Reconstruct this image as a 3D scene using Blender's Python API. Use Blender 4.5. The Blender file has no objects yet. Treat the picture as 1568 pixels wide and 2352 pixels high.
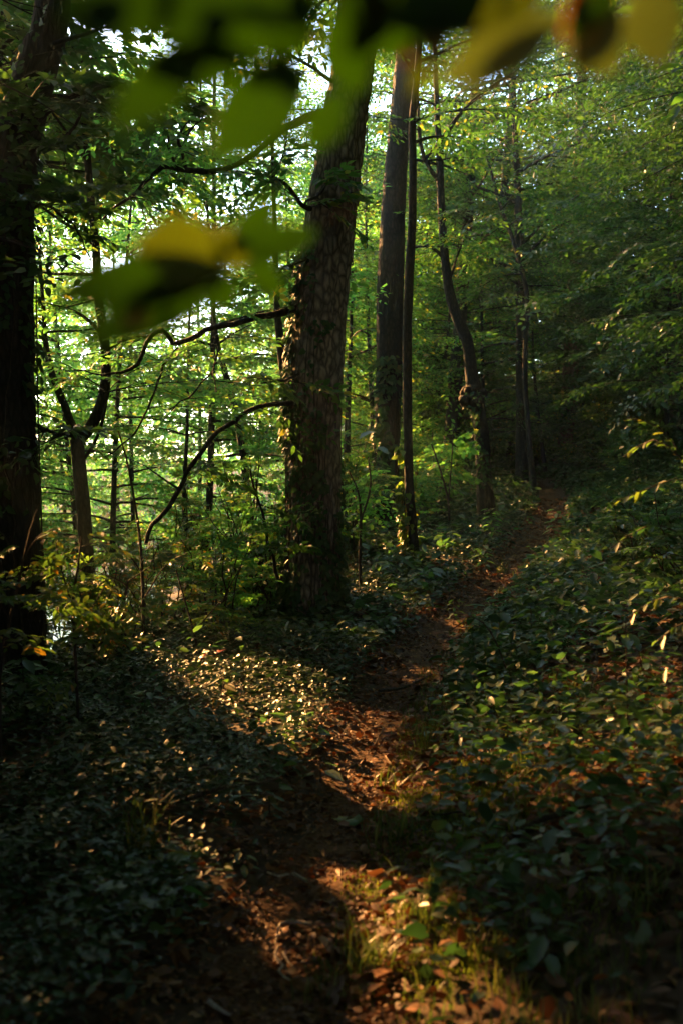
import bpy, math, random
import numpy as np
from mathutils import Vector

random.seed(11)
rng = np.random.default_rng(11)
scene = bpy.context.scene
COL = scene.collection

# ------------------------------------------------------------------ camera
EYE = np.array((0.0, 0.0, 1.6))
PITCH = math.radians(-2.0)
LENS = 35.0
FPX = 2352 * LENS / 36.0            # focal length in sketch pixels (1568 x 2352)
cp, sp = math.cos(PITCH), math.sin(PITCH)


def at(px, py, d):
    """point at forward distance d (metres along +Y) seen in direction of a sketch pixel"""
    x = (px - 784.0) / FPX
    y = -(py - 1176.0) / FPX
    v = np.array((x, cp - y * sp, sp + y * cp))
    return EYE + v * (d / v[1])


cam = bpy.data.cameras.new("camera")
cam.sensor_fit = 'VERTICAL'
cam.sensor_height = 36.0
cam.lens = LENS
cam.clip_start = 0.05
cam.clip_end = 1000
cam.dof.use_dof = True
cam.dof.focus_distance = 10.0
cam.dof.aperture_fstop = 2.4
camo = bpy.data.objects.new("camera", cam)
camo.location = EYE
camo.rotation_euler = (math.pi / 2 + PITCH, 0, 0)
COL.objects.link(camo)
scene.camera = camo

# ------------------------------------------------------------------ sun direction
SUN_AZ = math.radians(37)           # to the left of the view direction
SUN_EL = math.radians(22)
SUN = np.array((-math.sin(SUN_AZ) * math.cos(SUN_EL), math.cos(SUN_AZ) * math.cos(SUN_EL), math.sin(SUN_EL)))

# ------------------------------------------------------------------ noise
_T = np.random.default_rng(5).random((256, 256))


def vnoise(x, y):
    x = np.asarray(x, float); y = np.asarray(y, float)
    xi = np.floor(x).astype(int); yi = np.floor(y).astype(int)
    fx = x - xi; fy = y - yi
    fx = fx * fx * (3 - 2 * fx); fy = fy * fy * (3 - 2 * fy)
    a = _T[xi % 256, yi % 256]; b = _T[(xi + 1) % 256, yi % 256]
    c = _T[xi % 256, (yi + 1) % 256]; d = _T[(xi + 1) % 256, (yi + 1) % 256]
    return (a * (1 - fx) + b * fx) * (1 - fy) + (c * (1 - fx) + d * fx) * fy


def fbm(x, y, o=3):
    s = 0; a = .5
    for k in range(o):
        s = s + a * vnoise(x * 2 ** k + 17 * k, y * 2 ** k + 31 * k); a *= .5
    return s / (1 - .5 ** o)


# ------------------------------------------------------------------ terrain
PD = np.array([-40, 0, 2.9, 3.8, 4.5, 6.1, 7.9, 9.7, 11.7, 14.1, 17, 20, 23.5, 27, 33, 45, 70, 110, 300.])
PX = np.array([-3.0, -.4, -.25, -.14, .03, .22, .52, .98, 1.68, 2.46, 3.46, 4.25, 4.9, 5.1, 5.0, 7, 16, 34, 130.])
BD = np.array([-40, 0, 6, 8, 10, 12, 14, 17, 20, 23.5, 30, 45, 80, 300.])
BZ = np.array([-.6, 0, 0, .03, .12, .24, .4, .68, .95, 1.25, 1.75, 2.4, 3, 3.])


def _smooth_table(xs, ys):
    t = np.linspace(xs[0], xs[-1], 6801)
    v = np.interp(t, xs, ys)
    k = np.ones(25) / 25
    vp = np.pad(v, 12, mode='edge')
    return t, np.convolve(vp, k, mode='valid')


PT, PV = _smooth_table(PD, PX)
BT, BV = _smooth_table(BD, BZ)


def pathx(y): return np.interp(y, PT, PV)


def softplus(x, k): return np.log1p(np.exp(np.clip(x / k, -40, 40))) * k


def ground(x, y):
    x = np.asarray(x, float); y = np.asarray(y, float)
    u = x - pathx(y)
    z = np.interp(y, BT, BV)
    r = np.minimum(softplus(u - .55, .25), 40)
    z = z + np.where(r < 14, .40 * r, 5.6 + .12 * (r - 14))
    l = softplus(-u - 3.0, .35)
    z = z - .52 * l
    # gentle hump of the left verge and the trodden hollow
    z = z + .07 * np.exp(-((u + 1.0) / .7) ** 2) - .07 * np.exp(-(u / .33) ** 2)
    z = z + (fbm(x * .7 + 40, y * .7 + 9) - .5) * .22 * np.clip(np.abs(u) * 1.2, .15, 1)
    z = z + (fbm(x * 3.1 + 4, y * 3.1 + 2) - .5) * .05
    rr = np.hypot(x, y)
    z = np.maximum(z, -5.6)
    shore = np.clip((rr - 60) * .2, 0, 9) - 5.6
    return np.maximum(z, shore)


def gz(x, y): return float(ground(np.array([x]), np.array([y]))[0])


def ground_at(px, py, dmax=60):
    """where the sight line through a sketch pixel meets the ground"""
    d = np.linspace(1.5, dmax, 3000)
    p0 = at(px, py, 1.0) - EYE
    x = EYE[0] + p0[0] * d; y = p0[1] * d; z = EYE[2] + p0[2] * d
    g = ground(x, y)
    k = np.argmax(z < g)
    if z[k] >= g[k]: k = len(d) - 1
    return np.array((x[k], y[k], g[k]))


# ------------------------------------------------------------------ sun flecks: chosen spots for the low sun, gaps cut in the crowns
FLECK = []


def fleck(p, r): FLECK.append((np.array(p, float), r))


for px, py, r in [(410, 1552, .10), (470, 1560, .14), (540, 1570, .20), (610, 1580, .20), (580, 1640, .18), (640, 1650, .16), (600, 1710, .14), (690, 1590, .12), (655, 1735, .09), (530, 1640, .10),
                  (850, 1800, .07), (855, 1890, .06), (770, 2025, .08), (835, 2045, .10), (905, 2050, .07), (870, 2110, .08), (930, 2170, .08), (955, 2235, .06), (1060, 2310, .05),
                  (850, 1360, .2), (900, 1385, .14), (990, 1290, .2), (1050, 1290, .2),
                  (1265, 1187, .25), (1130, 1367, .10), (1290, 1335, .12), (1360, 1430, .08), (1370, 1490, .08), (1500, 1560, .06)]:
    fleck(ground_at(px, py) + np.array((0, 0, .08)), r)
for px, py, d, r in [(665, 740, 9.7, .09), (680, 620, 9.8, .05), (940, 1250, 13.4, .22), (1066, 900, 17.8, .22), (1298, 900, 32, .5),
                     (1480, 1010, 4.5, .13), (1500, 1105, 4.4, .13), (1410, 1345, 4.7, .09), (1490, 1385, 4.2, .12),
                     (60, 1210, 5.2, .09), (60, 1350, 5.4, .07), (230, 1245, 8.5, .2), (330, 1290, 8.5, .25), (280, 1340, 8.5, .15), (400, 1290, 8.5, .15),
                     (1170, 115, .55, .08), (1400, 80, .55, .09), (1000, 90, .55, .03), (430, 620, .62, .10), (600, 130, .50, .09), (800, 110, .50, .09), (400, 90, .50, .09)]:
    fleck(at(px, py, d), r)
FC = np.array([f[0] for f in FLECK]); FR = np.array([f[1] for f in FLECK])


def keep_mask(P, size=.1, near=False):
    """leaves kept outside the gaps cut to let sun onto the chosen spots"""
    keep = np.ones(len(P), bool)
    for c, r in FLECK:
        if near and c[1] > 1: continue
        v = P - c
        t = v @ SUN
        perp2 = (v * v).sum(1) - t * t
        keep &= ~((t > max(.5, r * 2.2)) & (perp2 < (r * 1.1 + min(size, .2) * (.7 if r > .115 else .35)) ** 2))
    return keep


# ------------------------------------------------------------------ materials
def new_mat(name):
    m = bpy.data.materials.new(name); m.use_nodes = True
    nt = m.node_tree
    for n in list(nt.nodes): nt.nodes.remove(n)
    return m, nt, nt.nodes.new('ShaderNodeOutputMaterial')


def ramp_node(nt, fac, cols):
    r = nt.nodes.new('ShaderNodeValToRGB')
    el = r.color_ramp.elements
    for i, (p, c) in enumerate(cols):
        e = el[i] if i < 2 else el.new(p)
        e.position = p; e.color = (*c, 1)
    nt.links.new(fac, r.inputs[0])
    return r.outputs[0]


def leaf_mat(name, cols, trans=.45, tgain=(1.9, 2.6, 1.5), rough=.45, spec=.4):
    m, nt, out = new_mat(name)
    geo = nt.nodes.new('ShaderNodeNewGeometry')
    col = ramp_node(nt, geo.outputs['Random Per Island'], cols)
    p = nt.nodes.new('ShaderNodeBsdfPrincipled')
    p.inputs['Roughness'].default_value = rough
    p.inputs['Specular IOR Level'].default_value = spec
    nt.links.new(col, p.inputs['Base Color'])
    mul = nt.nodes.new('ShaderNodeMix'); mul.data_type = 'RGBA'; mul.blend_type = 'MULTIPLY'
    mul.inputs[0].default_value = 1; mul.clamp_result = False
    mul.inputs[7].default_value = (*tgain, 1)
    nt.links.new(col, mul.inputs[6])
    t = nt.nodes.new('ShaderNodeBsdfTranslucent')
    nt.links.new(mul.outputs[2], t.inputs['Color'])
    mx = nt.nodes.new('ShaderNodeMixShader'); mx.inputs[0].default_value = trans
    nt.links.new(p.outputs[0], mx.inputs[1]); nt.links.new(t.outputs[0], mx.inputs[2])
    nt.links.new(mx.outputs[0], out.inputs[0])
    return m


G0, G1, G2 = (.030, .070, .014), (.048, .100, .018), (.075, .120, .022)
YEL, ORG = (.24, .17, .025), (.30, .10, .012)
M_LEAF = leaf_mat("woodland leaf", [(0, G0), (.5, G1), (.9, G2), (.985, YEL)])
M_MAPLE = leaf_mat("maple leaf", [(0, (.050, .110, .024)), (.5, (.072, .145, .032)), (.9, (.11, .165, .036)), (.985, YEL)], trans=.62, tgain=(2.4, 3.5, 2.4))
M_FAR = leaf_mat("far shore leaf", [(0, (.06, .12, .03)), (1, (.10, .16, .036))], trans=.62, tgain=(2.4, 3.5, 2.4))
M_DARK = leaf_mat("shade-darkened leaf", [(0, (.020, .048, .012)), (.6, (.032, .070, .016)), (1, (.050, .085, .020))], trans=.35)  # leaf colour made darker to stand in for shade
M_YOUNG = leaf_mat("young beech leaf", [(0, (.050, .085, .018)), (.6, (.08, .115, .022)), (.9, (.15, .13, .025)), (1, ORG)], trans=.5)
M_EVER = leaf_mat("glossy evergreen leaf", [(0, (.018, .042, .014)), (.6, (.032, .062, .020)), (.93, (.050, .075, .022)), (1, (.09, .07, .018))], trans=.08, rough=.48, spec=.32)
M_IVY = leaf_mat("ivy leaf", [(0, (.022, .050, .016)), (.7, (.036, .075, .024)), (.96, (.06, .085, .025)), (1, (.09, .075, .02))], trans=.22, rough=.55, spec=.2)
M_HERB = leaf_mat("herb leaf", [(0, (.034, .075, .026)), (.7, (.05, .10, .034)), (1, (.09, .125, .035))], trans=.35, rough=.4)
M_GRASS = leaf_mat("grass blade", [(0, (.035, .058, .014)), (.6, (.065, .080, .018)), (1, (.15, .12, .035))], trans=.35)
M_MOSS = leaf_mat("moss", [(0, (.06, .075, .010)), (.7, (.11, .115, .014)), (1, (.17, .14, .02))], trans=.4, rough=.7, spec=.2)
M_DEAD = leaf_mat("dead leaf", [(0, (.060, .026, .010)), (.45, (.10, .042, .013)), (.8, (.17, .068, .017)), (1, (.23, .13, .055))], trans=.12, tgain=(1.5, 1.1, .8), rough=.6, spec=.25)
M_YLEAF = leaf_mat("yellow leaf", [(0, (.17, .175, .065)), (1, (.21, .215, .085))], trans=.5, tgain=(1.3, 1.6, 1.4))
M_OLEAF = leaf_mat("orange leaf", [(0, (.30, .16, .018)), (1, (.34, .19, .02))], trans=.45, tgain=(1.4, 1.6, 1))
M_RLEAF = leaf_mat("red leaf", [(0, (.12, .010, .008)), (1, (.15, .014, .008))], trans=.25, tgain=(1.5, 1, 1))
M_NEAR = leaf_mat("hanging green leaf", [(0, (.032, .058, .009)), (1, (.042, .074, .011))], trans=.68, tgain=(2.4, 2.6, .7), rough=.6)


def bark_mat(name, c0, c1, scale=1.0, bump=.6):
    m, nt, out = new_mat(name)
    tc = nt.nodes.new('ShaderNodeTexCoord')
    mp = nt.nodes.new('ShaderNodeMapping'); mp.inputs['Scale'].default_value = (15 * scale, 15 * scale, 5.5 * scale)
    nt.links.new(tc.outputs['Object'], mp.inputs[0])
    n1 = nt.nodes.new('ShaderNodeTexNoise'); n1.inputs['Scale'].default_value = 1.6; n1.inputs['Detail'].default_value = 6
    n1.inputs['Roughness'].default_value = .65
    nt.links.new(mp.outputs[0], n1.inputs['Vector'])
    vo = nt.nodes.new('ShaderNodeTexVoronoi'); vo.feature = 'DISTANCE_TO_EDGE'; vo.inputs['Scale'].default_value = 1.5
    nm = nt.nodes.new('ShaderNodeMix'); nm.data_type = 'RGBA'; nm.inputs[0].default_value = .22
    nt.links.new(mp.outputs[0], nm.inputs[6]); nt.links.new(n1.outputs['Color'], nm.inputs[7])
    nt.links.new(nm.outputs[2], vo.inputs['Vector'])
    mr = nt.nodes.new('ShaderNodeMapRange'); mr.inputs[2].default_value = .30; mr.clamp = True
    nt.links.new(vo.outputs['Distance'], mr.inputs[0])
    ad = nt.nodes.new('ShaderNodeMath'); ad.operation = 'MULTIPLY'
    nt.links.new(mr.outputs[0], ad.inputs[0]); nt.links.new(n1.outputs['Fac'], ad.inputs[1])
    n2 = nt.nodes.new('ShaderNodeTexNoise'); n2.inputs['Scale'].default_value = 2.2; n2.inputs['Detail'].default_value = 4
    nt.links.new(tc.outputs['Object'], n2.inputs['Vector'])
    s = nt.nodes.new('ShaderNodeMath'); s.operation = 'MULTIPLY_ADD'; s.inputs[1].default_value = .5
    nt.links.new(n2.outputs['Fac'], s.inputs[0]); nt.links.new(ad.outputs[0], s.inputs[2])
    col = ramp_node(nt, s.outputs[0], [(.15, c0), (.85, c1), (.5, tuple((a + b) / 2 for a, b in zip(c0, c1)))])
    p = nt.nodes.new('ShaderNodeBsdfPrincipled'); p.inputs['Roughness'].default_value = .85
    p.inputs['Specular IOR Level'].default_value = .2
    nt.links.new(col, p.inputs['Base Color'])
    b = nt.nodes.new('ShaderNodeBump'); b.inputs['Strength'].default_value = bump; b.inputs['Distance'].default_value = .02
    nt.links.new(ad.outputs[0], b.inputs['Height']); nt.links.new(b.outputs[0], p.inputs['Normal'])
    nt.links.new(p.outputs[0], out.inputs[0])
    return m


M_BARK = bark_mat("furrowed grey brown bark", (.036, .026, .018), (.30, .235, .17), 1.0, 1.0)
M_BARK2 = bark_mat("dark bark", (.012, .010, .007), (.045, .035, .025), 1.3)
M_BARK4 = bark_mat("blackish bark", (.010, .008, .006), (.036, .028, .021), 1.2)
M_BARK3 = bark_mat("reddish bark", (.045, .030, .020), (.16, .110, .075), .8, .8)
M_TWIG = bark_mat("twig bark", (.030, .022, .015), (.070, .052, .036), 2.5, .3)
M_DRY = bark_mat("bleached wood", (.22, .18, .13), (.42, .36, .29), 4, .3)


def soil_mat(name, c0, c1, c2, sc):
    m, nt, out = new_mat(name)
    tc = nt.nodes.new('ShaderNodeTexCoord')
    n1 = nt.nodes.new('ShaderNodeTexNoise'); n1.inputs['Scale'].default_value = sc; n1.inputs['Detail'].default_value = 8
    n1.inputs['Roughness'].default_value = .7
    nt.links.new(tc.outputs['Object'], n1.inputs['Vector'])
    vo = nt.nodes.new('ShaderNodeTexVoronoi'); vo.inputs['Scale'].default_value = sc * 5
    nt.links.new(tc.outputs['Object'], vo.inputs['Vector'])
    mx = nt.nodes.new('ShaderNodeMath'); mx.operation = 'MULTIPLY_ADD'; mx.inputs[1].default_value = .35
    nt.links.new(vo.outputs['Distance'], mx.inputs[0]); nt.links.new(n1.outputs['Fac'], mx.inputs[2])
    col = ramp_node(nt, mx.outputs[0], [(.35, c0), (.85, c2), (.6, c1)])
    p = nt.nodes.new('ShaderNodeBsdfPrincipled'); p.inputs['Roughness'].default_value = .9
    p.inputs['Specular IOR Level'].default_value = .15
    nt.links.new(col, p.inputs['Base Color'])
    b = nt.nodes.new('ShaderNodeBump'); b.inputs['Strength'].default_value = .8; b.inputs['Distance'].default_value = .02
    nt.links.new(mx.outputs[0], b.inputs['Height']); nt.links.new(b.outputs[0], p.inputs['Normal'])
    nt.links.new(p.outputs[0], out.inputs[0])
    return m


M_SOIL = soil_mat("forest soil", (.020, .014, .009), (.050, .033, .020), (.085, .055, .032), 4)
M_PATH = soil_mat("trodden earth", (.022, .011, .006), (.055, .026, .011), (.11, .054, .022), 9)

m, nt, out = new_mat("lake water"); M_WATER = m
p = nt.nodes.new('ShaderNodeBsdfPrincipled'); p.inputs['Base Color'].default_value = (.03, .045, .04, 1)
p.inputs['Roughness'].default_value = .12; p.inputs['Specular IOR Level'].default_value = .8
tc = nt.nodes.new('ShaderNodeTexCoord'); n1 = nt.nodes.new('ShaderNodeTexNoise'); n1.inputs['Scale'].default_value = 2.5
nt.links.new(tc.outputs['Object'], n1.inputs['Vector'])
b = nt.nodes.new('ShaderNodeBump'); b.inputs['Strength'].default_value = .25; b.inputs['Distance'].default_value = .05
nt.links.new(n1.outputs['Fac'], b.inputs['Height']); nt.links.new(b.outputs[0], p.inputs['Normal'])
nt.links.new(p.outputs[0], out.inputs[0])


# ------------------------------------------------------------------ mesh helpers
def link(o, parent=None):
    COL.objects.link(o)
    if parent is not None: o.parent = parent
    return o


def mesh_np(name, V, loops, starts, totals, mat, parent=None, smooth=False):
    """V in world space; a child of an empty is stored relative to it"""
    V = np.asarray(V, np.float32)
    if parent is not None:
        base = parent
        off = np.zeros(3)
        while base is not None:
            off = off + np.array(base.location); base = base.parent
        V = V - off.astype(np.float32)
    me = bpy.data.meshes.new(name)
    me.vertices.add(len(V)); me.vertices.foreach_set('co', V.ravel())
    me.loops.add(len(loops)); me.loops.foreach_set('vertex_index', np.asarray(loops, np.int32))
    me.polygons.add(len(starts)); me.polygons.foreach_set('loop_start', np.asarray(starts, np.int32))
    if smooth: me.polygons.foreach_set('use_smooth', np.ones(len(starts), bool))
    me.update(calc_edges=True)
    me.materials.append(mat)
    return link(bpy.data.objects.new(name, me), parent)


def thing(name, label, cat, loc, group=None):
    o = bpy.data.objects.new(name, None); o.empty_display_size = .2
    o.location = [float(v) for v in loc]
    o['label'] = label; o['category'] = cat
    if group: o['group'] = group
    return link(o)


def tag(o, label=None, cat=None, group=None, kind=None):
    if label: o['label'] = label
    if cat: o['category'] = cat
    if group: o['group'] = group
    if kind: o['kind'] = kind
    return o


def unit(v):
    v = np.asarray(v, float)
    return v / np.maximum(np.linalg.norm(v, axis=-1, keepdims=True), 1e-9)


# leaf outlines: (along, across, lift) and faces
T_DIA = (np.array([(0, 0, 0), (.42, .27, .05), (1, 0, -.05), (.42, -.27, .05)]), [(0, 2, 1), (0, 3, 2)])
T_OVAL = (np.array([(0, 0, 0), (.25, .2, .04), (.62, .2, .035), (1, 0, -.09), (.62, -.2, .035), (.25, -.2, .04), (.5, 0, -.02)]),
          [(0, 6, 2, 1), (6, 3, 2), (0, 5, 4, 6), (6, 4, 3)])
T_LOBE = (np.array([(0, 0, 0), (.28, .46, .05), (.5, .2, .02), (1, 0, -.07), (.5, -.2, .02), (.28, -.46, .05)]), [(0, 2, 1), (0, 3, 2), (0, 5, 4), (0, 4, 3)])
T_HEART = (np.array([(0, 0, 0), (-.06, .22, .04), (.28, .38, .05), (.68, .2, .02), (1, 0, -.08), (.68, -.2, .02), (.28, -.38, .05), (-.06, -.22, .04), (.4, 0, -.02)]),
           [(0, 8, 2, 1), (8, 4, 3, 2), (0, 7, 6, 8), (8, 6, 5, 4)])
T_MAPLE = (np.array([(.28, 0, -.02), (0, 0, 0), (-.05, .3, .03), (.2, .26, .02), (.35, .62, .05), (.5, .3, .02), (.72, .34, .03), (.72, .16, 0), (1, 0, -.08),
                     (.72, -.16, 0), (.72, -.34, .03), (.5, -.3, .02), (.35, -.62, .05), (.2, -.26, .02), (-.05, -.3, .03)]),
           [(0, 2, 1), (0, 4, 3, 2), (0, 6, 5, 4), (0, 8, 7, 6), (0, 10, 9, 8), (0, 12, 11, 10), (0, 14, 13, 12), (0, 1, 14)])


def leaves(name, P, D, N, S, tmpl, mat, parent=None, wob=0.0):
    """one mesh made of many leaves: base points, directions, normals, lengths"""
    tv, tf = tmpl
    n = len(P)
    D = unit(D); W = unit(np.cross(N, D)); N = np.cross(D, W)
    k = len(tv)
    S = np.asarray(S, float).reshape(-1, 1, 1)
    t = tv[None]
    V = P[:, None, :] + S * (t[..., 0:1] * D[:, None] + t[..., 1:2] * W[:, None] + t[..., 2:3] * N[:, None])
    if wob: V = V + S * wob * rng.normal(size=V.shape)
    fl = np.concatenate([np.array(f) for f in tf])
    lens = np.array([len(f) for f in tf])
    off = (np.arange(n) * k)[:, None]
    loops = (off + fl[None]).ravel()
    st = np.concatenate([[0], np.cumsum(lens)[:-1]])
    starts = ((np.arange(n) * lens.sum())[:, None] + st[None]).ravel()
    return mesh_np(name, V.reshape(-1, 3), loops, starts, np.tile(lens, n), mat, parent)


class Tubes:
    """collects tubes along polylines; build() makes one mesh"""
    def __init__(s): s.V = []; s.L = []; s.n = 0

    def add(s, pts, rad, sides=6, disp=None):
        pts = np.asarray(pts, float); rad = np.asarray(rad, float)
        m = len(pts)
        tan = unit(np.gradient(pts, axis=0))
        ref = np.array((1., 0, 0)) if abs(tan[0][0]) < .8 else np.array((0, 1., 0))
        A = unit(ref - (tan @ ref)[:, None] * tan); B = np.cross(tan, A)
        th = np.linspace(0, 2 * np.pi, sides, endpoint=False)
        r = rad[:, None] * np.ones(sides)[None]
        if disp is not None: r = r + disp(th, pts, rad)
        V = pts[:, None] + r[..., None] * (np.cos(th)[None, :, None] * A[:, None] + np.sin(th)[None, :, None] * B[:, None])
        i = np.arange(m - 1)[:, None] * sides; j = np.arange(sides)[None]; j2 = (j + 1) % sides
        q = np.stack([i + j, i + j2, i + sides + j2, i + sides + j], -1).reshape(-1, 4) + s.n
        s.V.append(V.reshape(-1, 3)); s.L.append(q); s.n += m * sides

    def build(s, name, mat, parent=None):
        L = np.concatenate(s.L)
        return mesh_np(name, np.concatenate(s.V), L.ravel(), np.arange(len(L)) * 4, None, mat, parent, smooth=True)


def spline(pts, step):
    """Catmull-Rom through points (any columns), about one sample per step"""
    pts = np.asarray(pts, float)
    P = np.vstack([2 * pts[0] - pts[1], pts, 2 * pts[-1] - pts[-2]])
    out = []
    for i in range(1, len(P) - 2):
        n = max(2, int(np.linalg.norm(P[i + 1][:3] - P[i][:3]) / step))
        t = np.linspace(0, 1, n, endpoint=False)[:, None]
        a, b, c, d = P[i - 1], P[i], P[i + 1], P[i + 2]
        out.append(.5 * (2 * b + (c - a) * t + (2 * a - 5 * b + 4 * c - d) * t ** 2 + (3 * b - a - 3 * c + d) * t ** 3))
    out.append(pts[-1:])
    return np.vstack(out)


# ------------------------------------------------------------------ sprays: flat fans of leaves on a twig, in local space (x along, z up)
def make_spray(L=1.0, leaf=.09, gap=.62, r=rng):
    P, D, N, S = [], [], [], []
    tw = []
    def twig(p0, ang, ln):
        n = max(2, int(ln / (leaf * gap)))
        pts = []
        for k in range(n + 1):
            f = k / n
            p = p0 + np.array((math.cos(ang), math.sin(ang), 0)) * ln * f + np.array((0, 0, -.12 * ln * f * f))
            pts.append(p)
            if k == 0: continue
            sd = 1 if k % 2 else -1
            a = ang + sd * r.uniform(.6, 1.15) if k < n else ang + r.uniform(-.2, .2)
            P.append(p); D.append((math.cos(a), math.sin(a), r.uniform(-.45, .12)))
            N.append((r.normal(0, .42), r.normal(0, .42), 1)); S.append(leaf * r.uniform(.55, 1.15))
        tw.append(np.array(pts))
    twig(np.zeros(3), 0, L)
    m = r.integers(4, 7)
    for k in range(m):
        f = (k + .6) / m * .9
        sd = 1 if k % 2 else -1
        twig(np.array((L * f, 0, -.12 * L * f * f)), sd * r.uniform(.55, .95), L * (1 - f) * r.uniform(.45, .75) + .12)
    return [np.array(v, float) for v in (P, D, N, S)] + [tw]


SPR = {k: [make_spray(1.0, k) for _ in range(7)] for k in (.075, .08, .09, .10, .11, .13, .14, .16, .2, .24)}


def place_sprays(anchors, key, r=rng):
    """anchors: list of (pos, direction, size) -> leaf frames"""
    oP, oD, oN, oS = [], [], [], []
    for pos, d, s in anchors:
        P, D, N, S, tw = SPR[key][r.integers(0, 7)]
        x = unit(d); up = np.array((r.normal(0, .42), r.normal(0, .42), 1.0))
        y = unit(np.cross(up, x)); z = np.cross(x, y)
        M = np.stack([x, y, z])
        oP.append(pos + (P * s) @ M); oD.append(D @ M); oN.append(N @ M); oS.append(S * (.75 + .25 * s))
    return [np.concatenate(v) for v in (oP, oD, oN, oS)]


def limbs(tub, base_pts, h0, h1, R, nb, anchors, az=None, up=.35, spray=.9, wood=True, shape=None, dens=1.0, r=rng):
    """side branches from a trunk polyline (x,y,z,rad) between heights h0 and h1; fills anchors with sprays"""
    bz = base_pts[:, 2]
    for k in range(nb):
        f = (k + r.uniform(0, 1)) / nb
        z = h0 + (h1 - h0) * f
        i = int(np.clip(np.searchsorted(bz, z), 0, len(bz) - 1))
        p0 = base_pts[i, :3]; tr = base_pts[i, 3]
        a = r.uniform(0, 2 * math.pi) if az is None else r.uniform(*az)
        sh = (shape(f) if shape else math.sin(math.pi * (.18 + .78 * f)) ** .7)
        ln = R * sh * r.uniform(.7, 1.1)
        if ln < .4: continue
        n = 8
        d = np.array((math.cos(a), math.sin(a), up + r.uniform(-.1, .2)))
        p = p0.copy(); pts = [p.copy()]
        for j in range(n):
            d = d + np.array((r.normal(0, .10), r.normal(0, .10), r.normal(-.045, .06)))
            d = unit(d); p = p + d * ln / n; pts.append(p.copy())
        pts = np.array(pts)
        if not keep_mask(pts, 0, True).all(): continue
        if wood:
            r0 = min(tr * .55, .012 * ln + .012)
            tub.add(pts, np.linspace(r0, .004, n + 1), 5)
        m = max(2, int(ln / .34 * dens))
        for j in range(m):
            g = .22 + .78 * (j + r.uniform(0, 1)) / m
            q = g * n; qi = min(int(q), n - 1); pp = pts[qi] + (pts[qi + 1] - pts[qi]) * (q - qi)
            dd = pts[qi + 1] - pts[qi]
            sd = 1 if j % 2 else -1
            an = math.atan2(dd[1], dd[0]) + sd * r.uniform(.3, 1.1)
            dv = np.array((math.cos(an), math.sin(an), r.uniform(-.3, .12)))
            anchors.append((pp, dv, spray * r.uniform(.65, 1.2) * (.7 + .3 * (1 - g))))
            if wood and j % 2 == 0:
                e = pp + unit(dv) * spray * .7
                tub.add(np.array([pp, (pp + e) / 2 + (0, 0, .02), e]), [.006, .004, .002], 3)
        anchors.append((pts[-1], pts[-1] - pts[-2], spray))


def crown(parent, anchors, key, tmpl, mat, cull=True, thin=1.0, wob=0.0, name='crown', clear=0):
    P, D, N, S = place_sprays(anchors, key)
    k = np.ones(len(P), bool)
    k &= P[:, 2] > ground(P[:, 0], P[:, 1]) + .02
    # nothing grows inside the photographer's standing room
    k &= ~((np.hypot(P[:, 0], P[:, 1]) < .9) | ((P[:, 1] > -.2) & (P[:, 1] < 2.6) & (np.abs(P[:, 0]) < .25 + .42 * P[:, 1]) & (np.abs(P[:, 2] - 1.6) < .25 + .6 * P[:, 1])))
    if clear:
        y = np.maximum(P[:, 1], .01)
        k &= ~((P[:, 1] > 0) & (P[:, 1] < clear) & (np.abs(P[:, 0]) < .4 * y + .3) & (P[:, 2] - 1.6 < .52 * y + .3))
    v = P - np.array((0, .7, 1.95)); dist = np.linalg.norm(v, axis=1)
    k &= ~((dist < 8.5) & (v @ np.array((-.10, .70, .707)) > dist * math.cos(math.radians(25))))  # opening cut in the crowns so skylight reaches the hanging leaves
    if cull: k &= keep_mask(P, key)
    if thin < 1: k &= rng.random(len(P)) < thin
    if k.sum() == 0: return None
    return leaves(name, P[k], D[k], N[k], S[k], tmpl, mat, parent, wob)


def bark_disp(amp, cells, zs, seed=0):
    def f(th, pts, rad):
        u = th / (2 * np.pi) * cells
        zz = pts[:, 2][:, None] * zs + seed * 7.3
        # wrap around: blend two lookups
        w = (th / (2 * np.pi))[None]
        a = vnoise(u[None] + 0 * zz, zz + u[None] * .15); b_ = vnoise(u[None] - cells + 0 * zz, zz + (u[None] - cells) * .15)
        v = a * (1 - w) + b_ * w
        ridge = 1 - np.abs(2 * v - 1) ** .7
        a2 = vnoise(u[None] * .25 + 90 + 0 * zz, zz * .12); b2 = vnoise((u[None] - cells) * .25 + 90 + 0 * zz, zz * .12)
        big = a2 * (1 - w) + b2 * w - .5
        return rad[:, None] * (amp * (ridge - .5) + .16 * big)
    return f


def make_trunk(parent, pts, mat, sides=18, step=.12, amp=.06, cells=14, zs=4, flare=.55, tub=None):
    """pts rows: x,y,z,radius from root to top"""
    c = spline(pts, step)
    c[:, 3] = np.maximum(c[:, 3], .004)
    h = np.concatenate([[0], np.cumsum(np.linalg.norm(np.diff(c[:, :3], axis=0), axis=1))])
    rad = c[:, 3] * (1 + flare * np.exp(-h / .35))
    d0 = bark_disp(amp, cells, zs, seed=int(pts[0][0] * 10))

    def disp(th, p, r):
        lob = (np.sin(th * 5 + p[0, 0])[None] * .18 * flare * np.exp(-h / .3)[:, None]) * r[:, None]
        return d0(th, p, r) + lob
    tub = tub or Tubes()
    tub.add(c[:, :3], rad, sides, disp)
    return c, tub


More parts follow.
